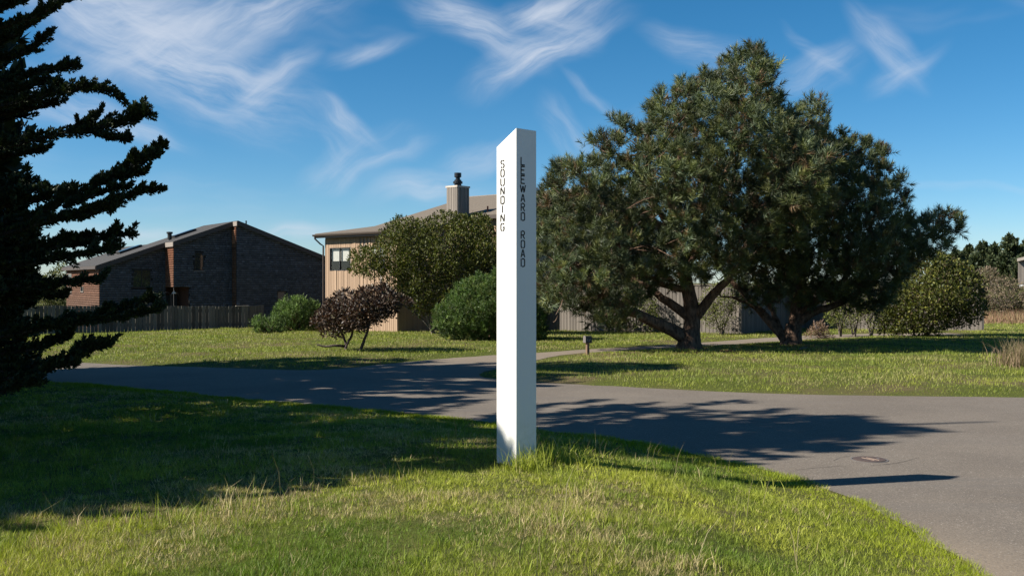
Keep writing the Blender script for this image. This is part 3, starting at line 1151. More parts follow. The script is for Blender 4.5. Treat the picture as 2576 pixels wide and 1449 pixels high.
    def endfascia(a, b0, b1, h=0.2, mat=None):
        m2 = MB()
        z = zr - pitch * abs(a)
        A, B = W(a - 0.035, b0), W(a - 0.035, b1)
        A2, B2 = W(a - 0.004, b0), W(a - 0.004, b1)
        m2.hexa([(*A, z - h + 0.16), (*A2, z - h + 0.16), (*B2, z - h + 0.16), (*B, z - h + 0.16), (*A, z + 0.14), (*A2, z + 0.14), (*B2, z + 0.14), (*B, z + 0.14)])
        m2.build('fascia', mat or M['fascia'], root)
    endfascia(aL - 0.3, bA - ov, 12.2)
    endfascia(aAB - 0.12, bB - ov, bA - ov, 0.3, M['trim_grey'])
    endfascia(aBC - 0.06, bC - ov, bB - ov, 0.3, M['trim_grey'])
    # skylights and vents on the left slope
    slope_n = np.array([-e1[0] * pitch, -e1[1] * pitch, 1.0]); slope_n /= np.linalg.norm(slope_n)
    along = np.array([e1[0], e1[1], pitch]); along /= np.linalg.norm(along)
    back = np.array([e2[0], e2[1], 0])
    def on_roof(a, b_): q = W(a, b_); return np.array([q[0], q[1], zr - pitch * abs(a) + 0.17])
    for (a, b_) in ((-5.7, 5.6), (-2.85, 3.4)):
        mb = MB(); p = on_roof(a, b_)
        mb.box(p, along * 1.5, back * 0.8, slope_n * 0.14)
        sk = mb.build('skylight', M['frame'], root)
        g = MB(); g.box(p + along * 0.06 + back * 0.06 + slope_n * 0.142, along * 1.38, back * 0.68, slope_n * 0.02); g.build('pane', M['glass'], sk)
    p = on_roof(-3.3, 3.0)
    mb = MB(); mb.lathe(p - (0, 0, 0.1), [(0.16, 0), (0.13, 0.12), (0.13, 0.5), (0.19, 0.5), (0.19, 0.62), (0.1, 0.63)], 14); mb.build('vent_pipe', M['frame'], root, smooth=False)
    p = np.array(at(281, 640, 66.5))
    mb = MB(); mb.lathe(p - (0, 0, 0.4), [(0.42, 0), (0.3, 0.35), (0.27, 0.5), (0.27, 1.5), (0.33, 1.52), (0.33, 1.75), (0.22, 1.95), (0.05, 2.05), (0.03, 2.35)], 16)
    mb.build('flue', M['black_metal'], root)
    p = W(0.85, 0.6)
    mb = MB(); mb.tube([(*p, zl(0.85)), (*p, zl(0.85) + 0.55)], 0.045, 8); mb.build('vent_pipe', M['black_metal'], root)


build_shingle_house()


# ------------------------------------------------------------------ the board-sided house
def build_board_house():
    K = np.array([-6.0, 52.2])
    dl = np.array([-0.76, 0.65]); dl /= np.linalg.norm(dl)
    db = np.array([0.65, 0.76]); db /= np.linalg.norm(db)
    def W(s, t): return K + dl * s + db * t
    root = empty('board_house', (K[0], K[1], -1.05), 'brown vertical-board house with tan roof and square chimney behind the olive shrub', 'house')
    zb = -1.02
    nl = -db; nr = -dl
    zw = 4.06
    SL = 5.95
    zroof = lambda t: 4.24 + 0.14 * (t + 0.4) if t < 4 else 4.24 + 0.14 * 4.4 + 0.28 * (t - 4)
    wins = [(3.81, 5.53, 2.29, 3.56), (0.96, 2.11, 2.29, 3.58)]
    # inner sheet so that no light leaks between the boards
    mb = MB()
    wall_sheet(mb, K, dl, nl, 0.02, SL, -1.6, lambda a: zw + 0.1, wins)
    mb.build('wall', M['trim_grey'], root)
    board_run(root, K + nl * 0.004, W(SL, 0) + nl * 0.004, zb, zw, M['siding'], 0.147, 0.018, 0.005, holes=wins, en=nl, seed=3)
    mb = MB(); mb.box((*(W(0, 0) + nl * 0.003), zb - 0.12), (*(dl * SL), 0), (*(nl * 0.03), 0), (0, 0, 0.11)); mb.build('skirt_board', M['trim_grey'], root)
    window(root, K, dl, nl, wins[0], M['frame'], M['clear'], (0.5,), 0.05, 0.03, blind=[(0.04, 0.48, 0.42), (0.52, 0.98, 0.42)])
    window(root, K, dl, nl, wins[1], M['frame'], M['clear'], (0.5,), 0.05, 0.03, blind=[(0.04, 0.5, 0.5), (0.5, 0.97, 0.5)])
    # right (shaded) wall
    mb = MB(); wall_sheet(mb, K, db, nr, 0.02, 6.0, -1.6, lambda a: zroof(a) - 0.02, [(3.9, 4.7, -0.75, -0.3)]); mb.build('wall', M['trim_grey'], root)
    board_run(root, W(0, 0) + nr * 0.004, W(0, 6.0) + nr * 0.004, zb + 0.05, lambda a: zroof(a) - 0.03, M['siding'], 0.147, 0.018, 0.005, holes=[(3.9, 4.7, -0.75, -0.3)], en=nr, seed=4)
    g = MB(); g.box((*(W(0, 3.9) - nr * 0.1), -0.75), (*(db * 0.8), 0), (*(nr * 0.02), 0), (0, 0, 0.45)); g.build('crawl_vent', M['black_metal'], root)
    # second block behind, with tall windows
    w2 = [(0.7, 1.7, 1.7, 3.55), (2.2, 3.4, 1.7, 3.55)]
    mb = MB(); wall_sheet(mb, W(0, 6.0), -dl, nl, 0, 4.2, -1.6, lambda a: zroof(6) - 0.02, w2); mb.build('wall', M['trim_grey'], root)
    board_run(root, W(0, 6.0) + nl * 0.004, W(-4.2, 6.0) + nl * 0.004, zb + 0.05, zroof(6) - 0.05, M['siding'], 0.147, 0.018, 0.005, holes=w2, en=nl, seed=5)
    for h in w2:
        window(root, W(0, 6.0), -dl, nl, h, M['frame'], M['glass'], (), 0.06, 0.03)
    # remaining walls
    mb = MB()
    for (s0, t0, s1, t1) in ((SL, 0, SL, 19.5), (SL, 19.5, -4.2, 19.5), (-4.2, 19.5, -4.2, 6.0)):
        A, B = W(s0, t0), W(s1, t1)
        zz = lambda t: min(zroof(t), zroof(12) - 0.28 * (t - 12) if t > 12 else 99) - 0.02
        ts = np.linspace(0, 1, 9)
        for u0, u1 in zip(ts[:-1], ts[1:]):
            P, Q = A + (B - A) * u0, A + (B - A) * u1
            mb.poly([(*P, -1.6), (*Q, -1.6), (*Q, zz(t0 + (t1 - t0) * u1)), (*P, zz(t0 + (t1 - t0) * u0))])
    mb.build('wall', M['trim_grey'], root)
    # roof slabs
    def slab(s0, s1, t0, t1, z0, z1):
        mb = MB(); th = 0.13
        P = [W(s1, t0), W(s0, t0), W(s0, t1), W(s1, t1)]
        Z = [z0, z0, z1, z1]
        mb.hexa([(*p, z) for p, z in zip(P, Z)] + [(*p, z + th) for p, z in zip(P, Z)])
        mb.build('roof', M['roof_tan'], root)
    zr12 = zroof(12)
    slab(-0.35, SL + 0.35, -0.45, 4.0, zroof(-0.45), zroof(4.0))
    slab(-0.35, SL + 0.35, 4.0, 5.55, zroof(4.0), zroof(5.55))
    slab(-4.7, SL + 0.35, 5.55, 12.0, zroof(5.55), zr12)
    slab(-4.7, SL + 0.35, 12.0, 20.0, zr12, zr12 - 0.28 * 8)
    mb = MB()
    A, B = W(-4.7, 11.9), W(SL + 0.36, 11.9)
    mb.box((*A, zr12 + 0.11), (*(B - A), 0), (*(db * 0.2), 0), (0, 0, 0.05)); mb.build('ridge_cap', M['trim_grey'], root)
    # fascia, gutter, downspout
    mb = MB(); A, B = W(-0.35, -0.43), W(SL + 0.35, -0.43)
    mb.box((*A, zroof(-0.45) - 0.12), (*(B - A), 0), (*(db * 0.03), 0), (0, 0, 0.2)); mb.build('fascia', M['trim'], root)
    mb = MB()
    prof = [(-0.0, 0.0), (-0.08, -0.005), (-0.115, 0.045), (-0.12, 0.1), (-0.105, 0.1), (-0.1, 0.05), (-0.07, 0.012), (0.0, 0.012)]
    A3, B3 = W(-0.45, -0.45), W(SL + 0.45, -0.45)
    z0 = zroof(-0.45) - 0.02
    i = len(mb.v)
    for P in (A3, B3):
        for (o_, z_) in prof:
            q = P + db * o_
            mb.v.append((q[0], q[1], z0 + z_))
    n = len(prof)
    for k in range(n):
        mb.f.append((i + k, i + (k + 1) % n, i + n + (k + 1) % n, i + n + k))
    mb.f.append(tuple(range(i, i + n))); mb.f.append(tuple(range(i + 2 * n - 1, i + n - 1, -1)))
    gut = mb.build('gutter', M['trim'], root)
    sp = W(SL + 0.3, -0.5)
    w1 = W(SL + 0.06, -0.09)
    mb = MB(); mb.tube([(*sp, z0), (*sp, z0 - 0.12), (*(sp * 0.35 + w1 * 0.65), z0 - 0.42), (*w1, z0 - 0.52), (*w1, zb)], 0.045, 8); mb.build('downspout', M['trim'], root)
    mb = MB(); A, B = W(-0.33, 5.53), W(-4.7, 5.53)
    mb.box((*A, zroof(5.55) - 0.1), (*(B - A), 0), (*(db * 0.03), 0), (0, 0, 0.2)); mb.build('fascia', M['trim'], root)
    # rakes on the right edge of the low block
    mb = MB()
    for t0, t1 in ((-0.45, 4.0), (4.0, 5.55)):
        A, B = W(-0.36, t0), W(-0.36, t1); A2, B2 = W(-0.39, t0), W(-0.39, t1)
        mb.hexa([(*A, zroof(t0) - 0.1), (*A2, zroof(t0) - 0.1), (*B2, zroof(t1) - 0.1), (*B, zroof(t1) - 0.1), (*A, zroof(t0) + 0.1), (*A2, zroof(t0) + 0.1), (*B2, zroof(t1) + 0.1), (*B, zroof(t1) + 0.1)])
    mb.build('fascia', M['trim'], root)
    # chimney
    s0, t0, sw, tw = 0.27, 4.8, 0.82, 0.97
    ct = 7.0
    mb = MB(); mb.box((*W(s0, t0), 3.8), (*(db * tw), 0), (*(dl * sw), 0), (0, 0, ct - 3.8))
    ch = mb.build('chimney', M['trim_grey'], root)
    board_run(ch, W(s0, t0) + nl * 0.004, W(s0 + sw, t0) + nl * 0.004, 4.4, ct, M['greyboard'], 0.137, 0.02, 0.009, en=nl, seed=8)
    board_run(ch, W(s0, t0) + nr * 0.004, W(s0, t0 + tw) + nr * 0.004, 4.4, ct, M['greyboard'], 0.137, 0.02, 0.009, en=nr, seed=9)
    mb = MB(); o = W(s0 - 0.05, t0 - 0.05); mb.box((*o, ct + 0.002), (*(db * (tw + 0.1)), 0), (*(dl * (sw + 0.1)), 0), (0, 0, 0.1)); mb.build('cap', M['pale_trim'], ch)
    c = W(s0 + sw / 2, t0 + tw / 2)
    mb = MB(); mb.lathe((*c, ct + 0.1), [(0.26, 0), (0.2, 0.06), (0.2, 0.14), (0.27, 0.15), (0.27, 0.27), (0.2, 0.3), (0.2, 0.36), (0.13, 0.38), (0.13, 0.5), (0.2, 0.52), (0.2, 0.76), (0.1, 0.77)], 16)
    mb.build('flue', M['black_metal'], ch)
    mb = MB(); q = W(-0.6, 6.4); mb.tube([(*q, zroof(6.4)), (*q, zroof(6.4) + 0.45)], 0.05, 8); mb.build('vent_pipe', plain('terracotta_pipe', (0.28, 0.09, 0.05), 0.7), root)


build_board_house()


# ------------------------------------------------------------------ fences
def build_fences():
    B = np.array(at(623.5, 710, 60.0)[:2]); A = B - 13.1 * np.array([math.cos(R(35)), math.sin(R(35))])
    root = empty('plank_fence', (*((A + B) / 2), -1.3), 'long weathered grey plank fence in front of the dark shingle house', 'fence')
    zt = EYE - 60.3 / FPX * 60.0
    L = np.hypot(*(B - A)); ex = (B - A) / L; en = np.array([ex[1], -ex[0]])
    ztc = lambda c: zt + 0.225 * (1 - c / L)
    def zbase(c):
        q = A + ex * c
        return float(road_z(q[0], q[1])) - 0.05
    board_run(root, A, B, zbase, lambda c: ztc(c) + 0.012 * math.sin(c * 3.1) + 0.006 * math.sin(c * 11), M['fence'], 0.2, 0.024, 0.012, en=en, seed=12, jitter=0.012, variants=8)
    for k in range(7):
        c = L * k / 6
        q = A + ex * c - en * 0.055
        mb = MB(); mb.box((*(q - ex * 0.05 - en * 0.1), zbase(c) - 0.3), (*(ex * 0.1), 0), (*(en * 0.1), 0), (0, 0, ztc(c) - zbase(c) + 0.28)); mb.build('post', M['fence'], root)
    for zz in (0.25, 1.05):
        mb = MB(); q = A - en * 0.05; mb.box((*q, ztc(0) - zz), (*(ex * L), -0.225), (*(en * 0.045), 0), (0, 0, 0.09)); mb.build('rail', M['fence'], root)
    mb = MB(); q = A + ex * (L - 0.75); mb.box((*(q - en * 0.03), zt + 0.012), (*(ex * 0.8), 0), (*(en * 0.1), 0), (0, 0, 0.03)); mb.build('cap_board', M['pale_trim'], root)
    # return of the fence towards the house
    C_ = B + np.array([0.15, 3.2])
    board_run(root, B + np.array([0.05, 0.04]), C_, -1.3, zt, M['fence'], 0.245, 0.024, 0.012, en=np.array([1.0, -0.05]), seed=13)
    # grey board wall of the garden court behind the pines
    P = [np.array(p, float) for p in ((-1.2, 57.2), (5.5, 52.4), (11.35, 49.6), (15.5, 56.5), (17.0, 58.2), (25.5, 54.0))]
    M['court'] = wood_board('court_boards', (0.10, 0.088, 0.076), (0.19, 0.165, 0.14), rnd=0.18)
    g = empty('court_fence', (9.0, 52.0, -1.1), 'tall pale grey board fence standing behind the two pine trunks', 'fence')
    for i, (a, c) in enumerate(zip(P[:-1], P[1:])):
        L = np.hypot(*(c - a)); ex = (c - a) / L; en = np.array([ex[1], -ex[0]])
        board_run(g, a, c, lambda t, a=a, ex=ex: float(road_z(*(a + ex * t))) - 0.02, 1.5, M['court'], 0.19, 0.022, 0.01, en=en, seed=20 + i)
        mb = MB(); mb.box((*(a - en * 0.03), 1.502), (*(ex * L), 0), (*(en * 0.09), 0), (0, 0, 0.04)); mb.build('cap_board', M['trim_grey'], g)
        mb = MB(); mb.box((*(a - en * 0.02 - en * 0.05), -1.3), (*(ex * L), 0), (*(en * 0.045), 0), (0, 0, 2.75)); mb.build('backing', M['trim_grey'], g)
    for q in P:
        mb = MB(); mb.box((q[0] - 0.07, q[1] - 0.09, -1.3), (0.14, 0, 0), (0, 0.14, 0), (0, 0, 2.9)); mb.build('post', M['court'], g)


build_fences()


# ------------------------------------------------------------------ foliage builders
def unit(v):
    return v / (np.linalg.norm(v, axis=-1, keepdims=True) + 1e-9)


def rand_dirs(n, rs):
    return unit(rs.normal(size=(n, 3)))


def needles_mesh(P, D, L, Wd, C):
    """thin triangles: base P, direction D"""
    n = len(P)
    side = unit(np.cross(D, rand_dirs(n, rng)))
    V = np.empty((n, 3, 3), np.float32)
    V[:, 0] = P + side * Wd[:, None] / 2
    V[:, 1] = P - side * Wd[:, None] / 2
    V[:, 2] = P + D * L[:, None]
    T = np.arange(n * 3).reshape(n, 3)
    Cc = np.repeat(C[:, None, :], 3, 1).copy()
    Cc[:, 2] *= 1.12
    return V.reshape(-1, 3), T, Cc.reshape(-1, 3)


def leaves_mesh(P, D, N, L, Wd, C):
    """leaf = bent rhombus (4 vertices, one quad folded)"""
    n = len(P)
    side = unit(np.cross(D, N))
    nn = np.cross(side, D)
    V = np.empty((n, 4, 3), np.float32)
    V[:, 0] = P
    V[:, 1] = P + D * (L * 0.5)[:, None] + side * (Wd / 2)[:, None] + nn * (L * 0.06)[:, None]
    V[:, 2] = P + D * L[:, None]
    V[:, 3] = P + D * (L * 0.5)[:, None] - side * (Wd / 2)[:, None] + nn * (L * 0.06)[:, None]
    Q = np.arange(n * 4).reshape(n, 4)
    return V.reshape(-1, 3), Q, np.repeat(C[:, None, :], 4, 1).reshape(-1, 3)


def outline_volume(poly, d, depth, spacing, n_try, rs, front=0.72, lump=0.35, inner=0.25, gaps=0.0, gap_scale=0.9, seed=0, rag=0.0, inset=0.0):
    """cluster centres through the volume of a crown whose outline (survey pixels) stands at distance d"""
    w = np.array([(at(x, y, d)[0], at(x, y, d)[2]) for x, y in poly])
    if inset > 0:
        w = w + unit(np.array([w[:, 0].mean(), w[:, 1].mean()]) - w) * inset
    if rag > 0:
        nw = []
        for i in range(len(w)):
            a_, c_ = w[i], w[(i + 1) % len(w)]
            k_ = max(1, int(np.linalg.norm(c_ - a_) / (rag * 1.3)))
            t_ = (c_ - a_) / (np.linalg.norm(c_ - a_) + 1e-9)
            for j in range(k_):
                nw.append(a_ + (c_ - a_) * j / k_ + np.array([t_[1], -t_[0]]) * (np.clip(rs.normal(), -1.8, 1.4) * rag * 0.55))
        w = np.array(nw)
    lo, hi = w.min(0), w.max(0)
    q = rs.uniform(lo, hi, size=(n_try, 2))
    q = q[inside(w, q[:, 0], q[:, 1])]
    e = edge_dist(w, q[:, 0], q[:, 1])
    Rm = max(e.max(), 1e-3)
    hd = depth * np.sqrt(np.clip(1 - (1 - np.minimum(e / Rm, 1)) ** 2, 0, 1))
    hd *= 1 - lump + 2 * lump * fbm(q[:, 0] * gap_scale + 7, q[:, 1] * gap_scale + 3, 40 + seed, 2)
    sgn = np.where(rs.random(len(q)) < front, -1, 1)
    f = np.where(rs.random(len(q)) < inner, rs.random(len(q)), 0.82 + 0.18 * rs.random(len(q)))
    y = d + sgn * hd * f
    P = np.stack([q[:, 0], y, q[:, 1]], 1)
    if gaps > 0:
        g = fbm(q[:, 0] * gap_scale * 1.6, q[:, 1] * gap_scale * 1.6 + y * 0.4, 60 + seed, 3)
        P = P[g > gaps]
    # thin out to the spacing
    cell = {}
    keep = []
    for i, p in enumerate(P):
        k = tuple((p / spacing).astype(int))
        ok = True
        for dx in (-1, 0, 1):
            for dy in (-1, 0, 1):
                for dz in (-1, 0, 1):
                    for j in cell.get((k[0] + dx, k[1] + dy, k[2] + dz), ()):
                        if np.sum((P[j] - p) ** 2) < spacing * spacing:
                            ok = False; break
                    if not ok: break
                if not ok: break
            if not ok: break
        if ok:
            cell.setdefault(k, []).append(i); keep.append(i)
    P = P[keep]
    c = np.array([w[:, 0].mean(), d, w[:, 1].mean() - 0.25 * (hi[1] - lo[1])])
    sc = np.array([(hi[0] - lo[0]) / 2, depth, (hi[1] - lo[1]) / 2])
    N = unit((P - c) / sc ** 1.2)
    return P, N


def palette(n, cols, weights, rs, jit=0.25):
    cols = np.array(cols); idx = rs.choice(len(cols), size=n, p=np.array(weights) / sum(weights))
    return cols[idx] * (1 - jit + 2 * jit * rs.random((n, 1)))


def crown_obj(parent, V, F4=None, F3=None, C=None, mat=None, name='crown'):
    off = np.array(world_loc(parent))
    me = raw_mesh(name, V - off, quads=F4, tris=F3, col=C)
    return obj(name, me, mat, parent)


def pine_foliage(P, N, rs, shoots=12, rc=0.42, needles=34, nl=0.17, nw=0.014, cols=None, up=0.55, sl=0.24, cvar=0.15):
    """brush-like shoots with radiating needles around every cluster centre"""
    n = len(P) * shoots
    cp = np.repeat(P, shoots, 0); cn = np.repeat(N, shoots, 0)
    d0 = unit(cn * 0.55 + np.array([0, 0, up]) + rs.normal(size=(n, 3)) * 0.8)
    csz = np.repeat(rs.uniform(0.62, 1.45, (len(P), 1)), shoots, 0)
    sp = cp + d0 * csz * (rc * (0.35 + 0.65 * rs.random((n, 1)))) + rs.normal(size=(n, 3)) * rc * 0.16
    ax = unit(d0 * 0.8 + np.array([0, 0, 0.45]) + rs.normal(size=(n, 3)) * 0.25)
    clus = np.repeat(1 - cvar + 2 * cvar * rs.random((len(P), 1)), shoots, 0)
    sc = cols(n, rs) * clus
    m = n * needles
    ap = np.repeat(sp, needles, 0); aa = np.repeat(ax, needles, 0)
    t = rs.random((m, 1))
    pr = rand_dirs(m, rs); pr = unit(pr - aa * np.sum(pr * aa, 1, keepdims=True))
    ph = np.radians(28 + 42 * (1 - t) + rs.normal(size=(m, 1)) * 9)
    D = unit(aa * np.cos(ph) + pr * np.sin(ph))
    B = ap + aa * (t - 0.4) * sl
    L = nl * (0.75 + 0.5 * rs.random(m)) * np.repeat(0.6 + 0.4 * csz[:, 0], needles)
    C = np.repeat(sc, needles, 0) * (0.82 + 0.36 * rs.random((m, 1)))
    return needles_mesh(B, D, L, np.full(m, nw), C)


def tree_empty(name, X, Yb, d, label, cat='tree', group=None):
    x = (X - CX) / FPX * d
    return empty(name, (x, d, gz1(x, d)), label, cat, group)


def limb_mesh(mb, pts, d, r0, r1, rs, wig=0.05, depth=None, sides=9):
    """limb along surveyed points; depth: offsets (toward camera negative) at the points"""
    depth = depth or [0] * len(pts)
    w = [np.array(at(x, y, d + dd)) for (x, y), dd in zip(pts, depth)]
    w = smooth_poly(w, 2)
    n = len(w)
    for i in range(1, n - 1):
        w[i] += rs.normal(size=3) * wig * (i / n)
    mb.tube(list(w), [r0 + (r1 - r0) * (i / (n - 1)) ** 0.8 for i in range(n)], sides)
    return w


def twigs(mb, starts, ends, r0, r1, rs, sag=0.12, sides=4, seg=4):
    for s, e in zip(starts, ends):
        L = np.linalg.norm(e - s)
        pts = [s]
        for k in range(1, seg):
            f = k / seg
            pts.append(s + (e - s) * f + rs.normal(size=3) * L * 0.05 - np.array([0, 0, sag * L * math.sin(math.pi * f)]))
        pts.append(e)
        mb.tube(pts, [r0 + (r1 - r0) * i / seg for i in range(seg + 1)], sides, cap=False)


# ------------------------------------------------------------------ pines
def pine_cols(bias=0.0):
    def f(n, rs):
        return palette(n, [(0.055, 0.072, 0.028), (0.080, 0.095, 0.029), (0.078, 0.100, 0.054), (0.118, 0.126, 0.040), (0.105, 0.066, 0.032)],
                       [0.30, 0.26, 0.26, 0.12, 0.09 + bias], rs, 0.22)
    return f


def build_pines():
    rs = np.random.default_rng(5)
    # front pine
    d = 35.0
    t1 = tree_empty('pine_tree', 1735, 882, d, 'big bushy pine with leaning bare trunk, right of the white signpost', 'tree', 'pines beside the driveway')
    mb = MB()
    bx, by, bz = t1.location
    limbs = []
    mb.tube([(bx - 0.05, by, bz - 0.4), (bx - 0.02, by, bz), (bx + 0.0, by, bz + 0.25), (bx, by, bz + 0.7)], [0.62, 0.50, 0.40, 0.36], 14)
    limbs.append(limb_mesh(mb, [(1735, 850), (1744, 800), (1732, 730), (1716, 660), (1692, 560), (1700, 450), (1725, 330), (1740, 230)], d, 0.36, 0.05, rs))
    limbs.append(limb_mesh(mb, [(1728, 852), (1685, 826), (1620, 800), (1555, 768), (1490, 715), (1420, 640)], d, 0.30, 0.06, rs, depth=[0, -0.2, -0.6, -0.9, -1.1, -1.2]))
    limbs.append(limb_mesh(mb, [(1738, 800), (1690, 765), (1635, 728), (1570, 690), (1500, 600)], d, 0.22, 0.04, rs, depth=[0, 0.2, 0.6, 1.0, 1.4]))
    limbs.append(limb_mesh(mb, [(1728, 728), (1680, 722), (1630, 700), (1560, 630), (1520, 540)], d, 0.15, 0.03, rs, depth=[0, -0.3, -0.8, -1.3, -1.6]))
    limbs.append(limb_mesh(mb, [(1748, 800), (1790, 745), (1830, 706), (1862, 650), (1900, 560), (1960, 470)], d, 0.22, 0.04, rs, depth=[0, -0.4, -0.9, -1.2, -1.4, -1.5]))
    limbs.append(limb_mesh(mb, [(1716, 665), (1770, 560), (1830, 430), (1870, 300)], d, 0.18, 0.04, rs, depth=[0, -0.5, -0.9, -0.8]))
    limbs.append(limb_mesh(mb, [(1700, 600), (1645, 510), (1615, 440), (1600, 390)], d, 0.15, 0.04, rs, depth=[0, -0.4, -0.7, -0.8]))
    limbs.append(limb_mesh(mb, [(1720, 690), (1760, 620), (1800, 560), (1850, 520)], d, 0.14, 0.03, rs, depth=[0, 0.9, 1.8, 2.5]))
    poly = [(1325, 560), (1335, 460), (1385, 415), (1440, 430), (1472, 400), (1470, 345), (1500, 330), (1530, 290), (1590, 295), (1625, 250), (1640, 205), (1700, 195), (1760, 168),
            (1800, 175), (1850, 148), (1905, 134), (1950, 150), (1965, 215), (2005, 270), (2040, 330), (2090, 400), (2110, 520), (2060, 600), (1960, 640), (1910, 700), (1840, 700),
            (1800, 728), (1735, 748), (1665, 768), (1615, 795), (1560, 805), (1500, 815), (1440, 815), (1400, 800), (1335, 800), (1322, 680)]
    P, N = outline_volume(poly, d, 4.2, 0.56, 19000, rs, front=0.70, lump=0.55, inner=0.40, gaps=0.29, gap_scale=0.55, seed=1, rag=0.5, inset=0.34)
    allp = np.concatenate(limbs)
    ends = P[rs.choice(len(P), min(len(P), 260), replace=False)]
    starts = np.array([allp[np.argmin(np.sum((allp - e) ** 2, 1) + rs.random(len(allp)) * 1.5)] for e in ends])
    twigs(mb, starts, ends, 0.030, 0.008, rs)
    mb.build('trunk', M['bark_pine'], t1, smooth=True)
    V, T, C = pine_foliage(P, N, rs, 10, 0.26, 36, 0.21, 0.021, pine_cols(), sl=0.30, cvar=0.52)
    # candle shoots standing up along the top edge
    crown_obj(t1, V, None, T, C, M['needles'])
    # dead inner twigs, brown
    mb = MB()
    q = P[rs.choice(len(P), 420)] * 1.0
    q = q * np.array([1, 0, 1]) + np.array([0, d, 0]) + np.stack([rs.normal(0, .3, 420), rs.uniform(-2.6, 1.5, 420), rs.normal(0, .3, 420)], 1)
    q = q[q[:, 2] < 4.6]
    e = q + rs.normal(size=q.shape) * 0.45 + np.array([0, 0, 0.1])
    twigs(mb, q, e, 0.014, 0.006, rs, 0.1, 3, 3)
    tag(mb.build('dead_twigs', plain('dead_twig', (0.16, 0.105, 0.07), 0.9), t1), kind='stuff')
    # second pine, half behind the first
    d = 38.6
    t2 = tree_empty('pine_tree', 1990, 870, d, 'dark shaded pine with splayed double trunk behind the sunlit pine', 'tree', 'pines beside the driveway')
    mb = MB(); bx, by, bz = t2.location
    limbs = []
    mb.tube([(bx, by, bz - 0.4), (bx, by, bz), (bx + 0.06, by, bz + 0.3), (bx + 0.1, by, bz + 0.8)], [0.6, 0.46, 0.36, 0.30], 14)
    limbs.append(limb_mesh(mb, [(1996, 850), (2000, 800), (2006, 735), (2010, 650), (2020, 500), (2045, 380)], d, 0.30, 0.05, rs))
    limbs.append(limb_mesh(mb, [(1982, 862), (1935, 805), (1885, 755), (1835, 700), (1790, 640)], d, 0.24, 0.05, rs, depth=[0, 0.2, 0.5, 0.8, 1.2]))
    limbs.append(limb_mesh(mb, [(1965, 838), (1948, 790), (1915, 735), (1880, 660)], d, 0.15, 0.04, rs, depth=[0, 0.4, 0.9, 1.4]))
    limbs.append(limb_mesh(mb, [(1930, 800), (1890, 768), (1850, 752), (1800, 735)], d, 0.09, 0.02, rs, depth=[0.2, 0.1, 0.0, -0.1]))
    limbs.append(limb_mesh(mb, [(2004, 815), (2055, 780), (2120, 762), (2200, 700), (2290, 630), (2370, 560)], d, 0.20, 0.04, rs, depth=[0, -0.2, -0.3, -0.2, 0, 0]))
    limbs.append(limb_mesh(mb, [(2004, 790), (2060, 757), (2140, 690), (2200, 600)], d, 0.16, 0.04, rs, depth=[0, -0.6, -1.2, -1.6]))
    limbs.append(limb_mesh(mb, [(2006, 740), (1975, 690), (1950, 600), (1940, 500)], d, 0.14, 0.04, rs, depth=[0, -0.3, -0.6, -0.8]))
    poly = [(1850, 775), (1880, 640), (1900, 480), (1960, 330), (2005, 265), (2035, 252), (2060, 270), (2075, 318), (2110, 330), (2115, 370), (2165, 345), (2185, 345), (2210, 420), (2225, 440), (2255, 470), (2265, 510),
            (2250, 560), (2232, 600), (2285, 560), (2330, 540), (2392, 528), (2402, 570), (2395, 620), (2350, 670), (2300, 700), (2230, 762), (2150, 785), (2060, 775), (1980, 760)]
    P, N = outline_volume(poly, d, 4.0, 0.55, 18000, rs, front=0.65, lump=0.45, inner=0.34, gaps=0.25, gap_scale=0.55, seed=2, rag=0.45, inset=0.22)
    allp = np.concatenate(limbs)
    ends = P[rs.choice(len(P), min(len(P), 240), replace=False)]
    starts = np.array([allp[np.argmin(np.sum((allp - e) ** 2, 1) + rs.random(len(allp)) * 1.5)] for e in ends])
    twigs(mb, starts, ends, 0.030, 0.008, rs)
    mb.build('trunk', M['bark_pine'], t2, smooth=True)
    V, T, C = pine_foliage(P, N, rs, 10, 0.27, 34, 0.21, 0.022, pine_cols(), sl=0.30, cvar=0.38)
    crown_obj(t2, V, None, T, C, M['needles'])


build_pines()


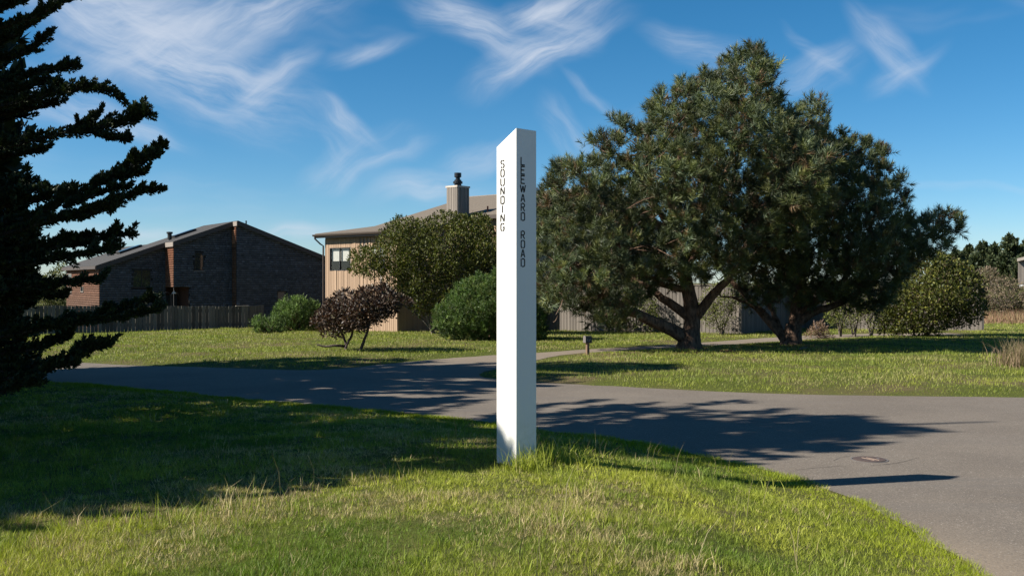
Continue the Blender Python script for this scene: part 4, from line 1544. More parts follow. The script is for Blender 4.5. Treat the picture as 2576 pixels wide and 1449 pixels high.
# ------------------------------------------------------------------ shrubs
def leafy(name, poly, d, depth, label, cat, cols, wts, leaf=(0.075, 0.03), clusters=0.26, per=26, rc=0.22, gaps=0.34, stems=None, bark='bark_pale', n_try=12000,
          seed=0, mat='leaves', group=None, stem_r=0.05, twig_n=90, base=None):
    rs = np.random.default_rng(100 + seed)
    P, N = outline_volume(poly, d, depth, clusters, n_try, rs, lump=0.5, inner=0.3, gaps=gaps, gap_scale=0.9, seed=seed, rag=clusters * 1.7)
    bx = at(base or np.mean([p[0] for p in poly]), 700, d)[0]
    root = empty(name, (bx, d, gz1(bx, d)), label, cat, group)
    # stems and twigs
    mb = MB()
    stem_pts = []
    for st in (stems or [[(base or np.mean([p[0] for p in poly]), None), (np.mean([p[0] for p in poly]), np.mean([p[1] for p in poly]))]]):
        pts = []
        for (x, y) in st:
            if y is None:
                xx = at(x, 700, d)[0]
                pts.append(np.array([xx, d, gz1(xx, d) - 0.1]))
            else:
                pts.append(np.array(at(x, y, d)) + np.array([0, rs.normal() * 0.15, 0]))
        w = smooth_poly(pts, 2)
        mb.tube(list(w), [stem_r * (1 - 0.6 * i / len(w)) for i in range(len(w))], 7)
        stem_pts.append(w)
    allp = np.concatenate(stem_pts)
    k = min(twig_n, len(P))
    ends = P[rs.choice(len(P), k, replace=False)]
    starts = np.array([allp[np.argmin(np.sum((allp - e) ** 2, 1) + rs.random(len(allp)) * 0.3)] for e in ends])
    twigs(mb, starts, ends, stem_r * 0.24, stem_r * 0.06, rs, 0.05, 4)
    mb.build('trunk', M[bark], root, smooth=True)
    n = len(P) * per
    cp = np.repeat(P, per, 0); cn = np.repeat(N, per, 0)
    d0 = unit(cn * 0.6 + rs.normal(size=(n, 3)) * 0.8 + np.array([0, 0, 0.25]))
    pos = cp + d0 * rc * rs.random((n, 1)) ** 0.5
    D = unit(d0 * 0.7 + rs.normal(size=(n, 3)) * 0.5 + np.array([0, 0, 0.35]))
    Nn = unit(rs.normal(size=(n, 3)) * 0.7 + np.array([-0.2, -0.2, 0.8]))
    L = leaf[0] * 1.35 * (0.7 + 0.6 * rs.random(n)); Wd = leaf[1] * 1.6 * (0.7 + 0.6 * rs.random(n))
    cl = np.repeat(0.75 + 0.5 * rs.random((len(P), 1)), per, 0)
    C = palette(n, cols, wts, rs, 0.25) * cl
    V, Q, Cc = leaves_mesh(pos, D, Nn, L, Wd, C)
    crown_obj(root, V, Q, None, Cc, M[mat])
    return root


def pine_bush(name, poly, d, depth, label, seed, spacing=0.3, rc=0.2, shoots=9, nl=0.075, group=None, n_try=6000, needles=26, nw=0.014, cols=None):
    rs = np.random.default_rng(200 + seed)
    P, N = outline_volume(poly, d, depth, spacing, n_try, rs, lump=0.5, inner=0.15, seed=seed, gap_scale=1.2, rag=spacing * 0.8)
    bx = at(np.mean([p[0] for p in poly]), 700, d)[0]
    root = empty(name, (bx, d, gz1(bx, d)), label, 'shrub', group)
    mb = MB()
    b0 = np.array([bx, d, gz1(bx, d) - 0.05])
    ends = P[rs.choice(len(P), min(40, len(P)), replace=False)]
    twigs(mb, [b0 + rs.normal(size=3) * np.array([0.1, 0.1, 0]) for _ in ends], ends, 0.035, 0.012, rs, 0.0, 5)
    mb.build('trunk', M['bark_pine'], root, smooth=True)
    def cf(n, r):
        return palette(n, [(0.06, 0.105, 0.022), (0.09, 0.14, 0.03), (0.045, 0.08, 0.02), (0.12, 0.15, 0.035)], [0.4, 0.3, 0.2, 0.1], r, 0.2)
    V, T, C = pine_foliage(P, N, rs, max(5, shoots - 3), rc * 1.1, needles + 8, nl * 1.25, nw * 1.25, cols or cf, up=0.8, sl=0.26, cvar=0.40)
    crown_obj(root, V, None, T, C, M['needles'])
    return root


def build_shrubs():
    olive = [(0.058, 0.068, 0.012), (0.088, 0.098, 0.016), (0.042, 0.05, 0.012), (0.095, 0.075, 0.026)]
    # big olive shrub before the board house
    leafy('olive_shrub', [(892, 690), (905, 652), (945, 612), (962, 577), (1000, 556), (1060, 546), (1120, 530), (1172, 540), (1212, 556), (1250, 568), (1290, 590), (1305, 700), (1250, 790), (1190, 828), (1130, 815),
                          (1085, 785), (1040, 775), (1000, 770), (960, 735)], 49.5, 2.3, 'large dense olive-green shrub growing against the brown board house', 'shrub', olive, [4, 3, 3, 1.2],
          leaf=(0.10, 0.042), clusters=0.27, per=24, rc=0.24, gaps=0.37, seed=1, n_try=16000, stem_r=0.07, twig_n=260,
          stems=[[(1090, None), (1060, 740), (1000, 690), (940, 650)], [(1110, None), (1090, 720), (1060, 640)], [(1130, None), (1140, 720), (1130, 620)], [(1150, None), (1200, 740), (1220, 640)], [(1120, None), (1160, 780), (1230, 730)], [(1100, None), (1050, 790), (1000, 760)]])
    pine_bush('dwarf_pine', [(1100, 836), (1104, 800), (1120, 765), (1150, 728), (1185, 702), (1225, 700), (1270, 690), (1320, 705), (1350, 745), (1364, 800), (1360, 852), (1300, 860), (1140, 858)], 42.8, 1.6,
              'rounded dark green dwarf pine right beside the white signpost', 1, 0.26, 0.18, 10, 0.085, n_try=9000)
    yg = lambda n, r: palette(n, [(0.085, 0.14, 0.03), (0.12, 0.18, 0.04), (0.06, 0.10, 0.025)], [0.4, 0.4, 0.2], r, 0.2)
    pine_bush('dwarf_pine', [(693, 812), (698, 785), (718, 762), (742, 748), (765, 752), (792, 768), (803, 805), (795, 836), (702, 837)], 54.0, 0.9,
              'bright green rounded dwarf pine at the right end of the plank fence', 2, 0.25, 0.17, 10, 0.085, cols=yg)
    pine_bush('dwarf_pine', [(636, 818), (648, 804), (665, 806), (682, 802), (704, 814), (707, 838), (645, 841)], 50.5, 0.6,
              'small low dwarf pine on the lawn below the shingle house', 3, 0.22, 0.13, 8, 0.075, cols=yg)
    # purple-leaved trees
    pl = [(0.046, 0.029, 0.018), (0.072, 0.044, 0.026), (0.028, 0.018, 0.013), (0.062, 0.052, 0.024)]
    leafy('plum_tree', [(772, 838), (780, 800), (802, 772), (838, 752), (868, 738), (892, 742), (905, 770), (900, 815), (880, 845), (845, 855), (800, 850)], 34.3, 1.3,
          'purple-brown leaved small tree with forked trunk and bare lower twigs', 'tree', pl, [4, 3, 3, 1.5], leaf=(0.075, 0.036), clusters=0.2, per=24, rc=0.17, gaps=0.42, seed=5, mat='plum', bark='bark_plum',
          stems=[[(867, None), (868, 868), (860, 840), (845, 810), (820, 790)], [(868, None), (872, 866), (886, 842), (888, 800), (880, 770)], [(867, 872), (845, 868), (820, 872), (800, 866)]], stem_r=0.055, twig_n=170, base=867, group='purple-leaved trees on the lawn')
    leafy('plum_tree', [(868, 775), (884, 742), (915, 724), (960, 724), (1000, 735), (1020, 758), (1010, 775), (985, 790), (955, 803), (915, 812), (885, 810)], 34.0, 1.4,
          'purple-brown leaved small tree with single leaning trunk, nearer the board house', 'tree', pl, [4, 3, 3, 1.2], leaf=(0.075, 0.036), clusters=0.2, per=24, rc=0.17, gaps=0.38, seed=6, mat='plum', bark='bark_plum',
          stems=[[(903, None), (914, 862), (926, 835), (932, 810), (950, 780)], [(930, 815), (915, 790), (900, 770)], [(933, 808), (970, 780), (1000, 765)]], stem_r=0.062, twig_n=170, base=903, group='purple-leaved trees on the lawn')
    # bare lower twigs of the forked tree
    gr = [(0.085, 0.10, 0.02), (0.13, 0.145, 0.03), (0.06, 0.07, 0.018)]
    def st(x, ys, sp=16):
        return [[(x, None), (x - sp * 0.4, ys), (x - sp, ys - 30)], [(x + 2, None), (x + sp * 0.5, ys), (x + sp, ys - 28)], [(x + 1, None), (x + 2, ys - 10)]]
    leafy('court_shrub', [(1535, 800), (1545, 770), (1580, 750), (1640, 745), (1665, 775), (1660, 820), (1620, 838), (1550, 838)], 51.0, 0.7, 'leafy shrub against the pale court fence, left of the sunlit pine trunk', 'shrub', gr, [4, 3, 2], gaps=0.32, seed=11, stems=st(1600, 800), n_try=5000)
    leafy('court_shrub', [(1760, 780), (1772, 725), (1820, 705), (1860, 725), (1862, 790), (1825, 820), (1780, 822)], 48.6, 0.6, 'leafy shrub with pale forked stems between the two pine trunks', 'shrub', gr, [4, 3, 2], gaps=0.32, seed=12, stems=st(1815, 815, 20), n_try=5000, base=1815)
    leafy('court_shrub', [(1955, 790), (1958, 745), (1985, 715), (2030, 712), (2050, 745), (2040, 790), (2000, 805)], 57.0, 0.8, 'yellow-green shrub glimpsed behind the shaded pine trunk', 'shrub', [(0.13, 0.14, 0.02), (0.17, 0.17, 0.03)], [1, 1], gaps=0.36, seed=13, stems=st(2010, 810), n_try=5000)
    leafy('court_shrub', [(2090, 800), (2095, 750), (2120, 722), (2160, 725), (2165, 790), (2140, 820), (2105, 825)], 47.5, 0.8, 'pale-stemmed shrub just right of the shaded pine trunk', 'shrub', gr, [4, 3, 2], gaps=0.30, seed=14, stems=st(2113, 815, 14) + st(2148, 815, 14), n_try=5000, base=2113)
    leafy('court_shrub', [(2155, 800), (2158, 745), (2190, 720), (2225, 735), (2240, 790), (2215, 815), (2175, 815)], 47.0, 0.8, 'bright leafy low shrub between the shaded pine and the tall shrub', 'shrub', gr, [4, 3, 2], gaps=0.36, seed=15, stems=st(2190, 820, 18), n_try=5000)
    leafy('tall_shrub', [(2225, 800), (2240, 740), (2270, 690), (2310, 655), (2350, 640), (2395, 640), (2425, 665), (2445, 715), (2447, 770), (2430, 815), (2380, 838), (2300, 842), (2240, 838)], 47.0, 2.2,
          'tall rounded evergreen shrub with yellow-green top at the right end of the court', 'shrub', [(0.045, 0.056, 0.012), (0.072, 0.080, 0.015), (0.115, 0.115, 0.018), (0.065, 0.048, 0.024)], [4, 3, 1.6, 1.5], leaf=(0.10, 0.045), clusters=0.27, per=24, rc=0.22, gaps=0.24, seed=16, n_try=14000, stem_r=0.06, twig_n=180,
          stems=[[(2300, None), (2290, 790), (2270, 740)], [(2310, None), (2320, 770), (2330, 700)], [(2325, None), (2370, 780), (2400, 720)]])
    leafy('dry_shrub', [(2030, 848), (2035, 832), (2060, 822), (2085, 830), (2090, 850)], 45.5, 0.5, 'low brown dead shrub at the foot of the shaded pine', 'shrub', [(0.12, 0.075, 0.05), (0.18, 0.12, 0.08)], [1, 1], leaf=(0.09, 0.02), clusters=0.16, per=16, rc=0.16, gaps=0.2, seed=17, stems=st(2060, 835, 14), n_try=3000, bark='bark_plum')
    # brown scrub on the right
    br = [(0.13, 0.10, 0.07), (0.17, 0.125, 0.085), (0.10, 0.10, 0.04), (0.08, 0.09, 0.03)]
    for i, (poly, d, lab) in enumerate((
            ([(2425, 782), (2430, 720), (2450, 688), (2490, 680), (2520, 700), (2535, 745), (2530, 783)], 88.0, 'tangled grey-brown scrub thicket right beside the tall shrub'),
            ([(2505, 783), (2510, 730), (2530, 705), (2560, 712), (2580, 745), (2580, 784)], 92.0, 'grey-brown scrub thicket in front of the distant grey house'),
            ([(2545, 784), (2550, 750), (2580, 735), (2640, 740), (2660, 784)], 86.0, 'low olive scrub thicket at the right edge of the picture'),
            ([(2450, 790), (2455, 752), (2480, 740), (2520, 748), (2530, 788)], 82.0, 'low brown scrub thicket above the reddish dry grass'))):
        leafy('scrub_thicket', poly, d, 2.6, lab, 'shrub', br, [4, 3, 2, 1 + 2 * (i == 2)], leaf=(0.16, 0.05), clusters=0.42, per=22, rc=0.4, gaps=0.2, seed=30 + i, n_try=7000, stem_r=0.07, twig_n=120, group='scrub thickets on the right')
    leafy('olive_shrub', [(60, 790), (70, 720), (110, 690), (150, 680), (172, 700), (176, 770), (170, 800)], 73.0, 1.6, 'grey-green shrub behind the left end of the plank fence', 'shrub', [(0.10, 0.11, 0.04), (0.14, 0.14, 0.06)], [1, 1], leaf=(0.14, 0.06), clusters=0.36, per=22, rc=0.3, gaps=0.2, seed=40, n_try=6000)


build_shrubs()


# ------------------------------------------------------------------ cypress
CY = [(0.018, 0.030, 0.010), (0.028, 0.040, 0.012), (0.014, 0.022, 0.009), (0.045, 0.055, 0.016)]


def sprays(P, D, L, Wd, C, rs):
    """cypress sprig: a flat feathered spindle, slightly folded"""
    n = len(P)
    s = unit(np.cross(D, rand_dirs(n, rs)))
    b_ = np.cross(D, s)
    V = np.empty((n, 4, 3), np.float32)
    V[:, 0] = P
    V[:, 1] = P + D * (L * 0.45)[:, None] + s * (Wd * 0.6)[:, None] + b_ * (Wd * 0.15)[:, None]
    V[:, 2] = P + D * L[:, None]
    V[:, 3] = P + D * (L * 0.45)[:, None] - s * (Wd * 0.6)[:, None] + b_ * (Wd * 0.15)[:, None]
    Q = np.arange(n * 4).reshape(n, 4)
    return V.reshape(-1, 3), Q, np.repeat(C[:, None, :], 4, 1).reshape(-1, 3)


def bough_foliage(path, r0, r1, dens, L, rs, tipfine=True, up=0.45):
    """sprig positions/directions along one bough path (world points)"""
    w = np.asarray(path)
    seg = np.linalg.norm(np.diff(w, axis=0), axis=1)
    cum = np.concatenate([[0], np.cumsum(seg)]); tot = cum[-1]
    n = max(8, int(tot * dens))
    t = rs.random(n) * tot
    i = np.clip(np.searchsorted(cum, t) - 1, 0, len(seg) - 1)
    f = ((t - cum[i]) / seg[i])[:, None]
    c = w[i] * (1 - f) + w[i + 1] * f
    ax = unit(w[i + 1] - w[i])
    u = t / tot
    rad = (r0 + (r1 - r0) * u)
    # lumpy tufts along the bough
    lump = 0.45 + 0.95 * vnoise(t * 5.5 + rs.random() * 99, np.full(n, rs.random() * 50), 3) * np.where(u > 0.96, 0.35, 1)
    rad = rad * lump
    o = rand_dirs(n, rs); o = unit(o - ax * np.sum(o * ax, 1, keepdims=True) + np.array([0, 0, 0.18]))
    P = c + o * (rad * np.sqrt(rs.random(n)))[:, None]
    D = unit(o * 0.75 + ax * 0.75 + np.array([0, 0, up]) + rs.normal(size=(n, 3)) * 0.35)
    return P, D, L * (0.6 + 0.8 * rs.random(n)), u


def build_cypresses():
    rs = np.random.default_rng(77)
    base = np.array([-11.2, 10.1])
    H = 14.2
    tr = empty('cypress_tree', (base[0], base[1], gz1(*base)), 'huge dark cypress whose black layered boughs fill the left edge', 'tree', 'cypresses at the left roadside')
    mb = MB()
    zb = tr.location.z
    mb.tube([(base[0], base[1], zb - 0.4), (base[0], base[1], zb + 0.3), (base[0] + 0.1, base[1], zb + 3), (base[0] + 0.1, base[1] + 0.2, zb + 8), (base[0] + 0.3, base[1] + 0.1, zb + H * 0.97)], [0.75, 0.55, 0.42, 0.25, 0.04], 12)
    VV, QQ, CC = [], [], []
    nv = 0

    SHADE = np.array([(-14, 0.0), (-3.4, 6.7), (-0.5, 8.75), (0.35, 9.3), (1.2, 10.25), (3.9, 12.3), (5.9, 14.1), (5.1, 16.0), (2.6, 19.0), (1.2, 22.0), (4.2, 25.5), (2.5, 28), (-2, 30.3), (-6, 30), (-9.5, 27.8), (-14, 24.5), (-45, 18), (-45, -25)])  # ground area the cypress shadow is shaped to cover

    def add(P, D, L, wr, rs, keep=None):
        nonlocal nv
        if keep is not None:
            # crown shape trimmed for its shadow: sprigs casting outside SHADE are dropped
            h = P[:, 2] + 0.3
            sx = P[:, 0] + h * 1.305; sy = P[:, 1] + h * 0.35
            j = (fbm(P[:, 0] * 1.3, P[:, 1] * 1.3 + P[:, 2] * 0.7, 5) - 0.5) * 1.6
            ok = inside(SHADE, sx + j, sy + j * 0.6) & keep(P)
            P, D, L = P[ok], D[ok], L[ok]
            if len(P) == 0:
                return
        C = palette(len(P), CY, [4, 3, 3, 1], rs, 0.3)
        V, Q, C = sprays(P, D, L, L * wr, C, rs)
        VV.append(V); QQ.append(Q + nv); CC.append(C); nv += len(V)

    # boughs seen in the photograph (survey points, distance)
    seen = [
        ([(-160, 110), (20, 66), (90, 40), (150, 12), (205, -12)], 9.6, 0.085, 0.03),
        ([(-160, 40), (0, 20), (30, 8)], 9.8, 0.08, 0.03), ([(60, 60), (110, 32), (130, 14)], 9.7, 0.05, 0.03),
        ([(-160, 150), (10, 100), (60, 75), (105, 40), (140, 8), (165, -20)], 10.2, 0.085, 0.03),
        ([(-160, 170), (20, 150), (80, 125), (130, 78)], 10.4, 0.09, 0.04),
        ([(-160, 215), (20, 205), (90, 185), (140, 172), (183, 168)], 10.0, 0.12, 0.04),
        ([(-160, 235), (20, 225), (80, 215), (125, 200), (150, 212)], 9.8, 0.10, 0.04),
        ([(-160, 285), (40, 262), (110, 242), (180, 224), (240, 222), (280, 230), (303, 244)], 9.7, 0.12, 0.05),
        ([(-160, 310), (30, 285), (90, 268), (140, 262)], 9.9, 0.10, 0.04), ([(-160, 330), (0, 300), (60, 290)], 10.2, 0.09, 0.04),
        ([(-160, 400), (40, 362), (120, 345), (200, 328), (270, 318), (320, 305), (345, 288), (382, 294)], 9.5, 0.13, 0.07),
        ([(230, 330), (270, 344), (300, 352), (322, 350)], 9.45, 0.05, 0.04), ([(190, 325), (215, 308), (240, 296)], 9.5, 0.05, 0.03), ([(330, 310), (345, 292), (352, 280)], 9.5, 0.05, 0.035),
        ([(-160, 420), (20, 392), (70, 385), (105, 380)], 9.8, 0.09, 0.04),
        ([(-60, 470), (0, 462), (30, 466)], 10.5, 0.10, 0.05),
        ([(-160, 600), (60, 552), (130, 520), (190, 488), (240, 462), (290, 432), (340, 405), (385, 382), (414, 371)], 9.2, 0.105, 0.02),
        ([(250, 462), (290, 446), (330, 440), (364, 436)], 9.2, 0.055, 0.02), ([(330, 415), (365, 404), (395, 394)], 9.15, 0.04, 0.015),
        ([(-160, 630), (80, 572), (160, 545), (230, 522), (290, 505), (340, 487), (372, 478), (412, 472)], 9.0, 0.10, 0.015),
        ([(150, 548), (200, 545), (250, 530), (275, 528)], 9.0, 0.06, 0.03), ([(160, 520), (230, 492), (280, 478), (316, 470)], 9.15, 0.06, 0.02),
        ([(-160, 520), (0, 492), (60, 480), (120, 476), (160, 480)], 9.6, 0.11, 0.04), ([(-100, 540), (40, 512), (100, 500), (165, 492)], 9.5, 0.09, 0.04),
        ([(-160, 660), (60, 632), (130, 622), (190, 612), (240, 606), (280, 592), (330, 590)], 9.3, 0.10, 0.012), ([(130, 610), (180, 598), (230, 594)], 9.3, 0.06, 0.03),
        ([(-160, 690), (60, 668), (140, 652), (200, 640), (250, 632), (275, 628)], 9.1, 0.10, 0.03), ([(-160, 730), (60, 716), (140, 712), (200, 708), (252, 704)], 9.2, 0.10, 0.03),
        ([(-160, 780), (40, 752), (110, 745), (165, 742)], 9.4, 0.10, 0.05),
        ([(-160, 860), (60, 826), (140, 812), (210, 800), (270, 788), (320, 772), (362, 757), (392, 750)], 8.8, 0.10, 0.02),
        ([(-160, 880), (80, 830), (180, 815), (250, 806), (320, 796), (390, 782)], 8.7, 0.085, 0.025),
        ([(-160, 920), (60, 880), (110, 872), (150, 850), (175, 842)], 8.9, 0.10, 0.03),
        ([(-160, 960), (40, 925), (110, 915), (160, 902), (205, 892), (240, 876), (266, 864)], 8.6, 0.09, 0.02), ([(180, 898), (205, 880), (225, 866)], 8.6, 0.04, 0.015),
        ([(-160, 985), (40, 950), (100, 938), (150, 922), (190, 912)], 8.5, 0.085, 0.02), ([(-160, 1010), (0, 985), (50, 972), (95, 962)], 8.4, 0.08, 0.02),
    ]
    r2 = np.random.default_rng(3)
    # dense mass along the frame edge
    for k in range(38):
        y = r2.uniform(455, 960); x1 = r2.uniform(0, 140) * (0.6 if y > 760 or y < 520 else 1)
        dd = r2.uniform(9.0, 11.5)
        rise = r2.uniform(10, 60)
        seen.append(([(-170, y + rise * 1.6), (-60, y + rise), (x1 * 0.4, y + rise * 0.45), (x1, y)], dd, r2.uniform(0.10, 0.15), 0.04))
    for k in range(9):
        y = r2.uniform(-40, 430); x1 = r2.uniform(-10, 70)
        dd = r2.uniform(9.6, 11.5)
        seen.append(([(-170, y + 60), (-40, y + 30), (x1, y)], dd, r2.uniform(0.08, 0.11), 0.04))
    trunk_x = base[0]
    for pts, dd, ra, rb in seen:
        w = [np.array(at(x, y, dd + 0.35 * (x < 0))) for x, y in pts]
        w = smooth_poly(w, 2)
        w[1:] += r2.normal(size=w[1:].shape) * 0.008
        mb.tube(list(w), [0.022 * (1 - 0.75 * i / len(w)) + 0.003 for i in range(len(w))], 5)
        fine = pts[0][0] == -160 or pts[0][0] > -100
        P, D, L, u = bough_foliage(w, ra * 0.52, rb * 0.6, 1250 if fine else 520, 0.036 if fine else 0.055, r2)
        add(P, D, L, 0.40, r2)
        # side shoots fanning to both sides and up
        m = int(len(w) * 1.2)
        for _ in range(m):
            i = r2.integers(1, len(w) - 1)
            a = w[i]; t = unit(w[min(i + 1, len(w) - 1)] - w[i - 1])
            out = unit(t * 0.8 + r2.normal(size=3) * np.array([0.25, 0.8, 0.35]) + np.array([0.05, 0, 0.12]))
            l = r2.uniform(0.05, 0.15) * (0.6 + ra * 4)
            q = np.array([a, a + out * l * 0.5, a + out * l + np.array([0, 0, 0.03])])
            P, D, L, u = bough_foliage(q, ra * 0.34, 0.006, 900 if fine else 420, 0.034 if fine else 0.05, r2)
            add(P, D, L, 0.38, r2)
    # rest of the crown (outside the frame), carried on radial boughs; leaves the frame side to the boughs above
    def generic(base, zb, H, Rb, nb, seed, dens, Ls, clip=None, zmin=0.5, keep=None):
        r = np.random.default_rng(seed)
        for k in range(nb):
            h = zmin + (H - zmin - 0.3) * ((k + r.random()) / nb) ** 1.35
            az = r.uniform(0, 2 * math.pi)
            Rr = Rb * (1 - (h / H)) ** 0.75 * r.uniform(0.72, 1.08) + 0.4
            dx, dy = math.cos(az), math.sin(az)
            pts = []
            for f in (0.02, 0.3, 0.6, 0.85, 1.0):
                pts.append(np.array([base[0] + dx * Rr * f, base[1] + dy * Rr * f, zb + h + Rr * (0.10 * f + 0.16 * f * f) - 0.25 * f * (1 - f) * Rr]))
            if clip is not None:
                cut = []
                for p in pts:
                    if clip(p): break
                    cut.append(p)
                pts = cut
                if len(pts) < 2: continue
            w = smooth_poly(pts, 2)
            hh = w[:, 2] + 0.3
            bad = np.nonzero(~inside(SHADE, w[:, 0] + hh * 1.305 + 0.5, w[:, 1] + hh * 0.35 - 0.5))[0]  # bough cut where its shadow would leave SHADE
            if len(bad):
                w = w[:bad[0]]
            if len(w) < 3:
                continue
            mb.tube(list(w), [0.07 * (1 - 0.85 * i / len(w)) for i in range(len(w))], 5)
            P, D, L, u = bough_foliage(w, 0.30 if h < 6.5 else 0.11, 0.08 if h < 6.5 else 0.03, dens if h < 6.5 else dens * 0.55, Ls if h < 6.5 else Ls * 0.75, r)
            add(P, D, L, 0.5, r, keep)
            for _ in range(11 if h < 6.5 else 2):
                i = r.integers(2, max(3, len(w)))
                i = min(i, len(w) - 1)
                a = w[i]; t = unit(w[i] - w[i - 1])
                out = unit(t + r.normal(size=3) * np.array([0.7, 0.7, 0.25]))
                l = r.uniform(0.5, 1.3) * (0.4 + Rr / Rb)
                q = np.array([a, a + out * l * 0.5, a + out * l + np.array([0, 0, 0.1])])
                if clip is not None and clip(q[-1]): continue
                P, D, L, u = bough_foliage(q, 0.16, 0.05, dens * 0.8, Ls, r)
                add(P, D, L, 0.5, r, keep)

    def in_view(p):
        return p[1] > 0.5 and (CX + FPX * p[0] / p[1]) > -30 and (HY - FPX * (p[2] - EYE) / p[1]) > -30
    generic(base, zb, H, 7.9, 200, 9, 55, 0.26, in_view, keep=lambda P: ~((P[:, 1] > 0.4) & (CX + FPX * P[:, 0] / np.maximum(P[:, 1], 0.4) > -60)))
    mb.build('trunk', M['bark_dark'], tr, smooth=True)
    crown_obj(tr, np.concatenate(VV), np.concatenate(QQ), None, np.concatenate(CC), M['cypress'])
    # second cypress further along the road
    VV.clear(); QQ.clear(); CC.clear(); nv = 0
    b2 = np.array([-16.2, 20.8])
    tr = empty('cypress_tree', (b2[0], b2[1], gz1(*b2)), 'second dark cypress standing farther along the road behind the near boughs', 'tree', 'cypresses at the left roadside')
    mb = MB()
    zb = tr.location.z
    mb.tube([(b2[0], b2[1], zb - 0.4), (b2[0], b2[1], zb + 4), (b2[0], b2[1], zb + 15.5)], [0.6, 0.4, 0.04], 10)
    generic(b2, zb, 16.0, 7.4, 280, 10, 56, 0.30, lambda p: (CX + FPX * p[0] / p[1]) > 60, keep=lambda P: CX + FPX * P[:, 0] / P[:, 1] < 70)
    mb.build('trunk', M['bark_dark'], tr, smooth=True)
    crown_obj(tr, np.concatenate(VV), np.concatenate(QQ), None, np.concatenate(CC), M['cypress'])


build_cypresses()


# ------------------------------------------------------------------ far conifers + far house
def build_far():
    rs = np.random.default_rng(50)
    spec = [(2405, 632, 118, 40), (2438, 620, 128, 34), (2472, 612, 122, 38), (2502, 618, 116, 34), (2541, 593, 120, 48), (2585, 606, 126, 44), (2630, 590, 124, 50), (2370, 640, 132, 36), (2455, 640, 112, 30), (2525, 640, 112, 34), (2570, 648, 110, 34)]
    labs = ['pointed dark conifer on the skyline just above the tall shrub', 'dark conifer second from the left on the far right skyline', 'spiky dark conifer in the middle of the far right row',
            'broad dark conifer left of the tallest one on the skyline', 'tallest dark conifer of the far right row', 'dark conifer behind the roof edge of the distant grey house',
            'dark conifer beyond the right edge behind the distant house', 'dark conifer half hidden behind the shaded pine bough', 'lower dark conifer before the far row, left', 'lower dark conifer before the far row, middle', 'lower dark conifer before the far row, next to the distant house']
    for (X, Y, d, hw), lab in zip(spec, labs):
        top = np.array(at(X, Y, d)); x = top[0]
        zb = gz1(x, d)
        root = empty('conifer_tree', (x, d, zb), lab, 'tree', 'dark conifers on the far right skyline')
        H = top[2] - zb
        mb = MB(); mb.tube([(x, d, zb - 0.3), (x, d, zb + H * 0.5), (x, d, zb + H * 0.97)], [0.3, 0.18, 0.03], 7); mb.build('trunk', M['bark_dark'], root)
        Rb = hw / FPX * d * 1.25
        Ps, Ds, Ls = [], [], []
        nb = 130
        for k in range(nb):
            h = H * (0.1 + 0.9 * (k + rs.random()) / nb)
            Rr = Rb * (1 - h / H) ** 0.65 * rs.uniform(0.6, 1.15) + 0.12
            az = rs.uniform(0, 2 * math.pi)
            w = np.array([[x, d, zb + h], [x + math.cos(az) * Rr * 0.6, d + math.sin(az) * Rr * 0.6, zb + h + 0.05 * Rr], [x + math.cos(az) * Rr, d + math.sin(az) * Rr, zb + h + 0.32 * Rr]])
            P, D, L, u = bough_foliage(w, 0.34, 0.12, 55, 0.34, rs)
            Ps.append(P); Ds.append(D); Ls.append(L)
        P = np.concatenate(Ps); D = np.concatenate(Ds); L = np.concatenate(Ls)
        C = palette(len(P), [(0.035, 0.05, 0.02), (0.05, 0.062, 0.024), (0.026, 0.04, 0.018), (0.075, 0.085, 0.032)], [4, 3, 3, 1], rs, 0.25)
        V, Q, C = sprays(P, D, L, L * 0.45, C, rs)
        crown_obj(root, V, Q, None, C, M['cypress'])
    # distant grey house cut by the right edge
    d = 98.0
    x0 = at(2561, 700, d)[0]
    root = empty('grey_house', (x0, d, -1.3), 'distant grey board house cut off by the right edge of the picture', 'house')
    z1 = at(0, 657, d)[2]; zm = at(0, 724, d)[2]; zc = at(0, 719, d)[2]
    board_run(root, (x0, d), (x0 + 6, d - 1.0), -1.4, z1, M['greyboard'], 0.3, 0.03, 0.02, seed=60)
    mb = MB()
    mb.hexa([(x0, d, -1.5), (x0 + 6, d - 1.0, -1.5), (x0 + 11, d + 7, -1.5), (x0 + 5, d + 8, -1.5), (x0, d, z1), (x0 + 6, d - 1.0, z1 + 1.6), (x0 + 11, d + 7, z1 + 1.6), (x0 + 5, d + 8, z1)])
    mb.build('wall', M['trim_grey'], root)
    mb = MB(); mb.box((x0 - 0.15, d - 0.12, zm), (6, -1.0, 0), (0, 0.07, 0), (0, 0, zc - zm + 0.1)); mb.build('white_band', M['white_trim'], root)
    a, c = np.array([x0 - 0.35, d - 0.5, z1 - 0.05]), np.array([x0 + 6.5, d - 1.9, z1 + 1.75])
    mb = MB(); mb.hexa([a, c, c + (5.6, 9, 0), a + (5.6, 9, 0), a + (0, 0, 0.3), c + (0, 0, 0.3), c + (5.6, 9, 0.3), a + (5.6, 9, 0.3)]); mb.build('roof', M['pale_trim'], root)
    mb = MB(); mb.box((x0 + 0.5, d - 0.3, zm - 1.2), (1.1, -0.18, 0), (0, 0.1, 0), (0, 0, 1.0)); mb.build('window', M['white_trim'], root)
    # lower annex roof beside it
    d2 = 101.0
    p = [at(2540, 737, d2), at(2566, 737, d2 - 1), at(2566, 720, d2 + 4), at(2547, 720, d2 + 4)]
    mb = MB(); mb.hexa([np.array(q) - (0, 0, 0.25) for q in p] + [np.array(q) for q in p]); mb.build('annex_roof', M['roof_tan'], root)
    mb = MB(); q = np.array(p[0]); mb.box((q[0] + 0.2, q[1] + 0.4, -1.4), (2.0, -0.2, 0), (0, 4, 0), (0, 0, q[2] + 1.1)); mb.build('annex_wall', M['greyboard'], root)


build_far()


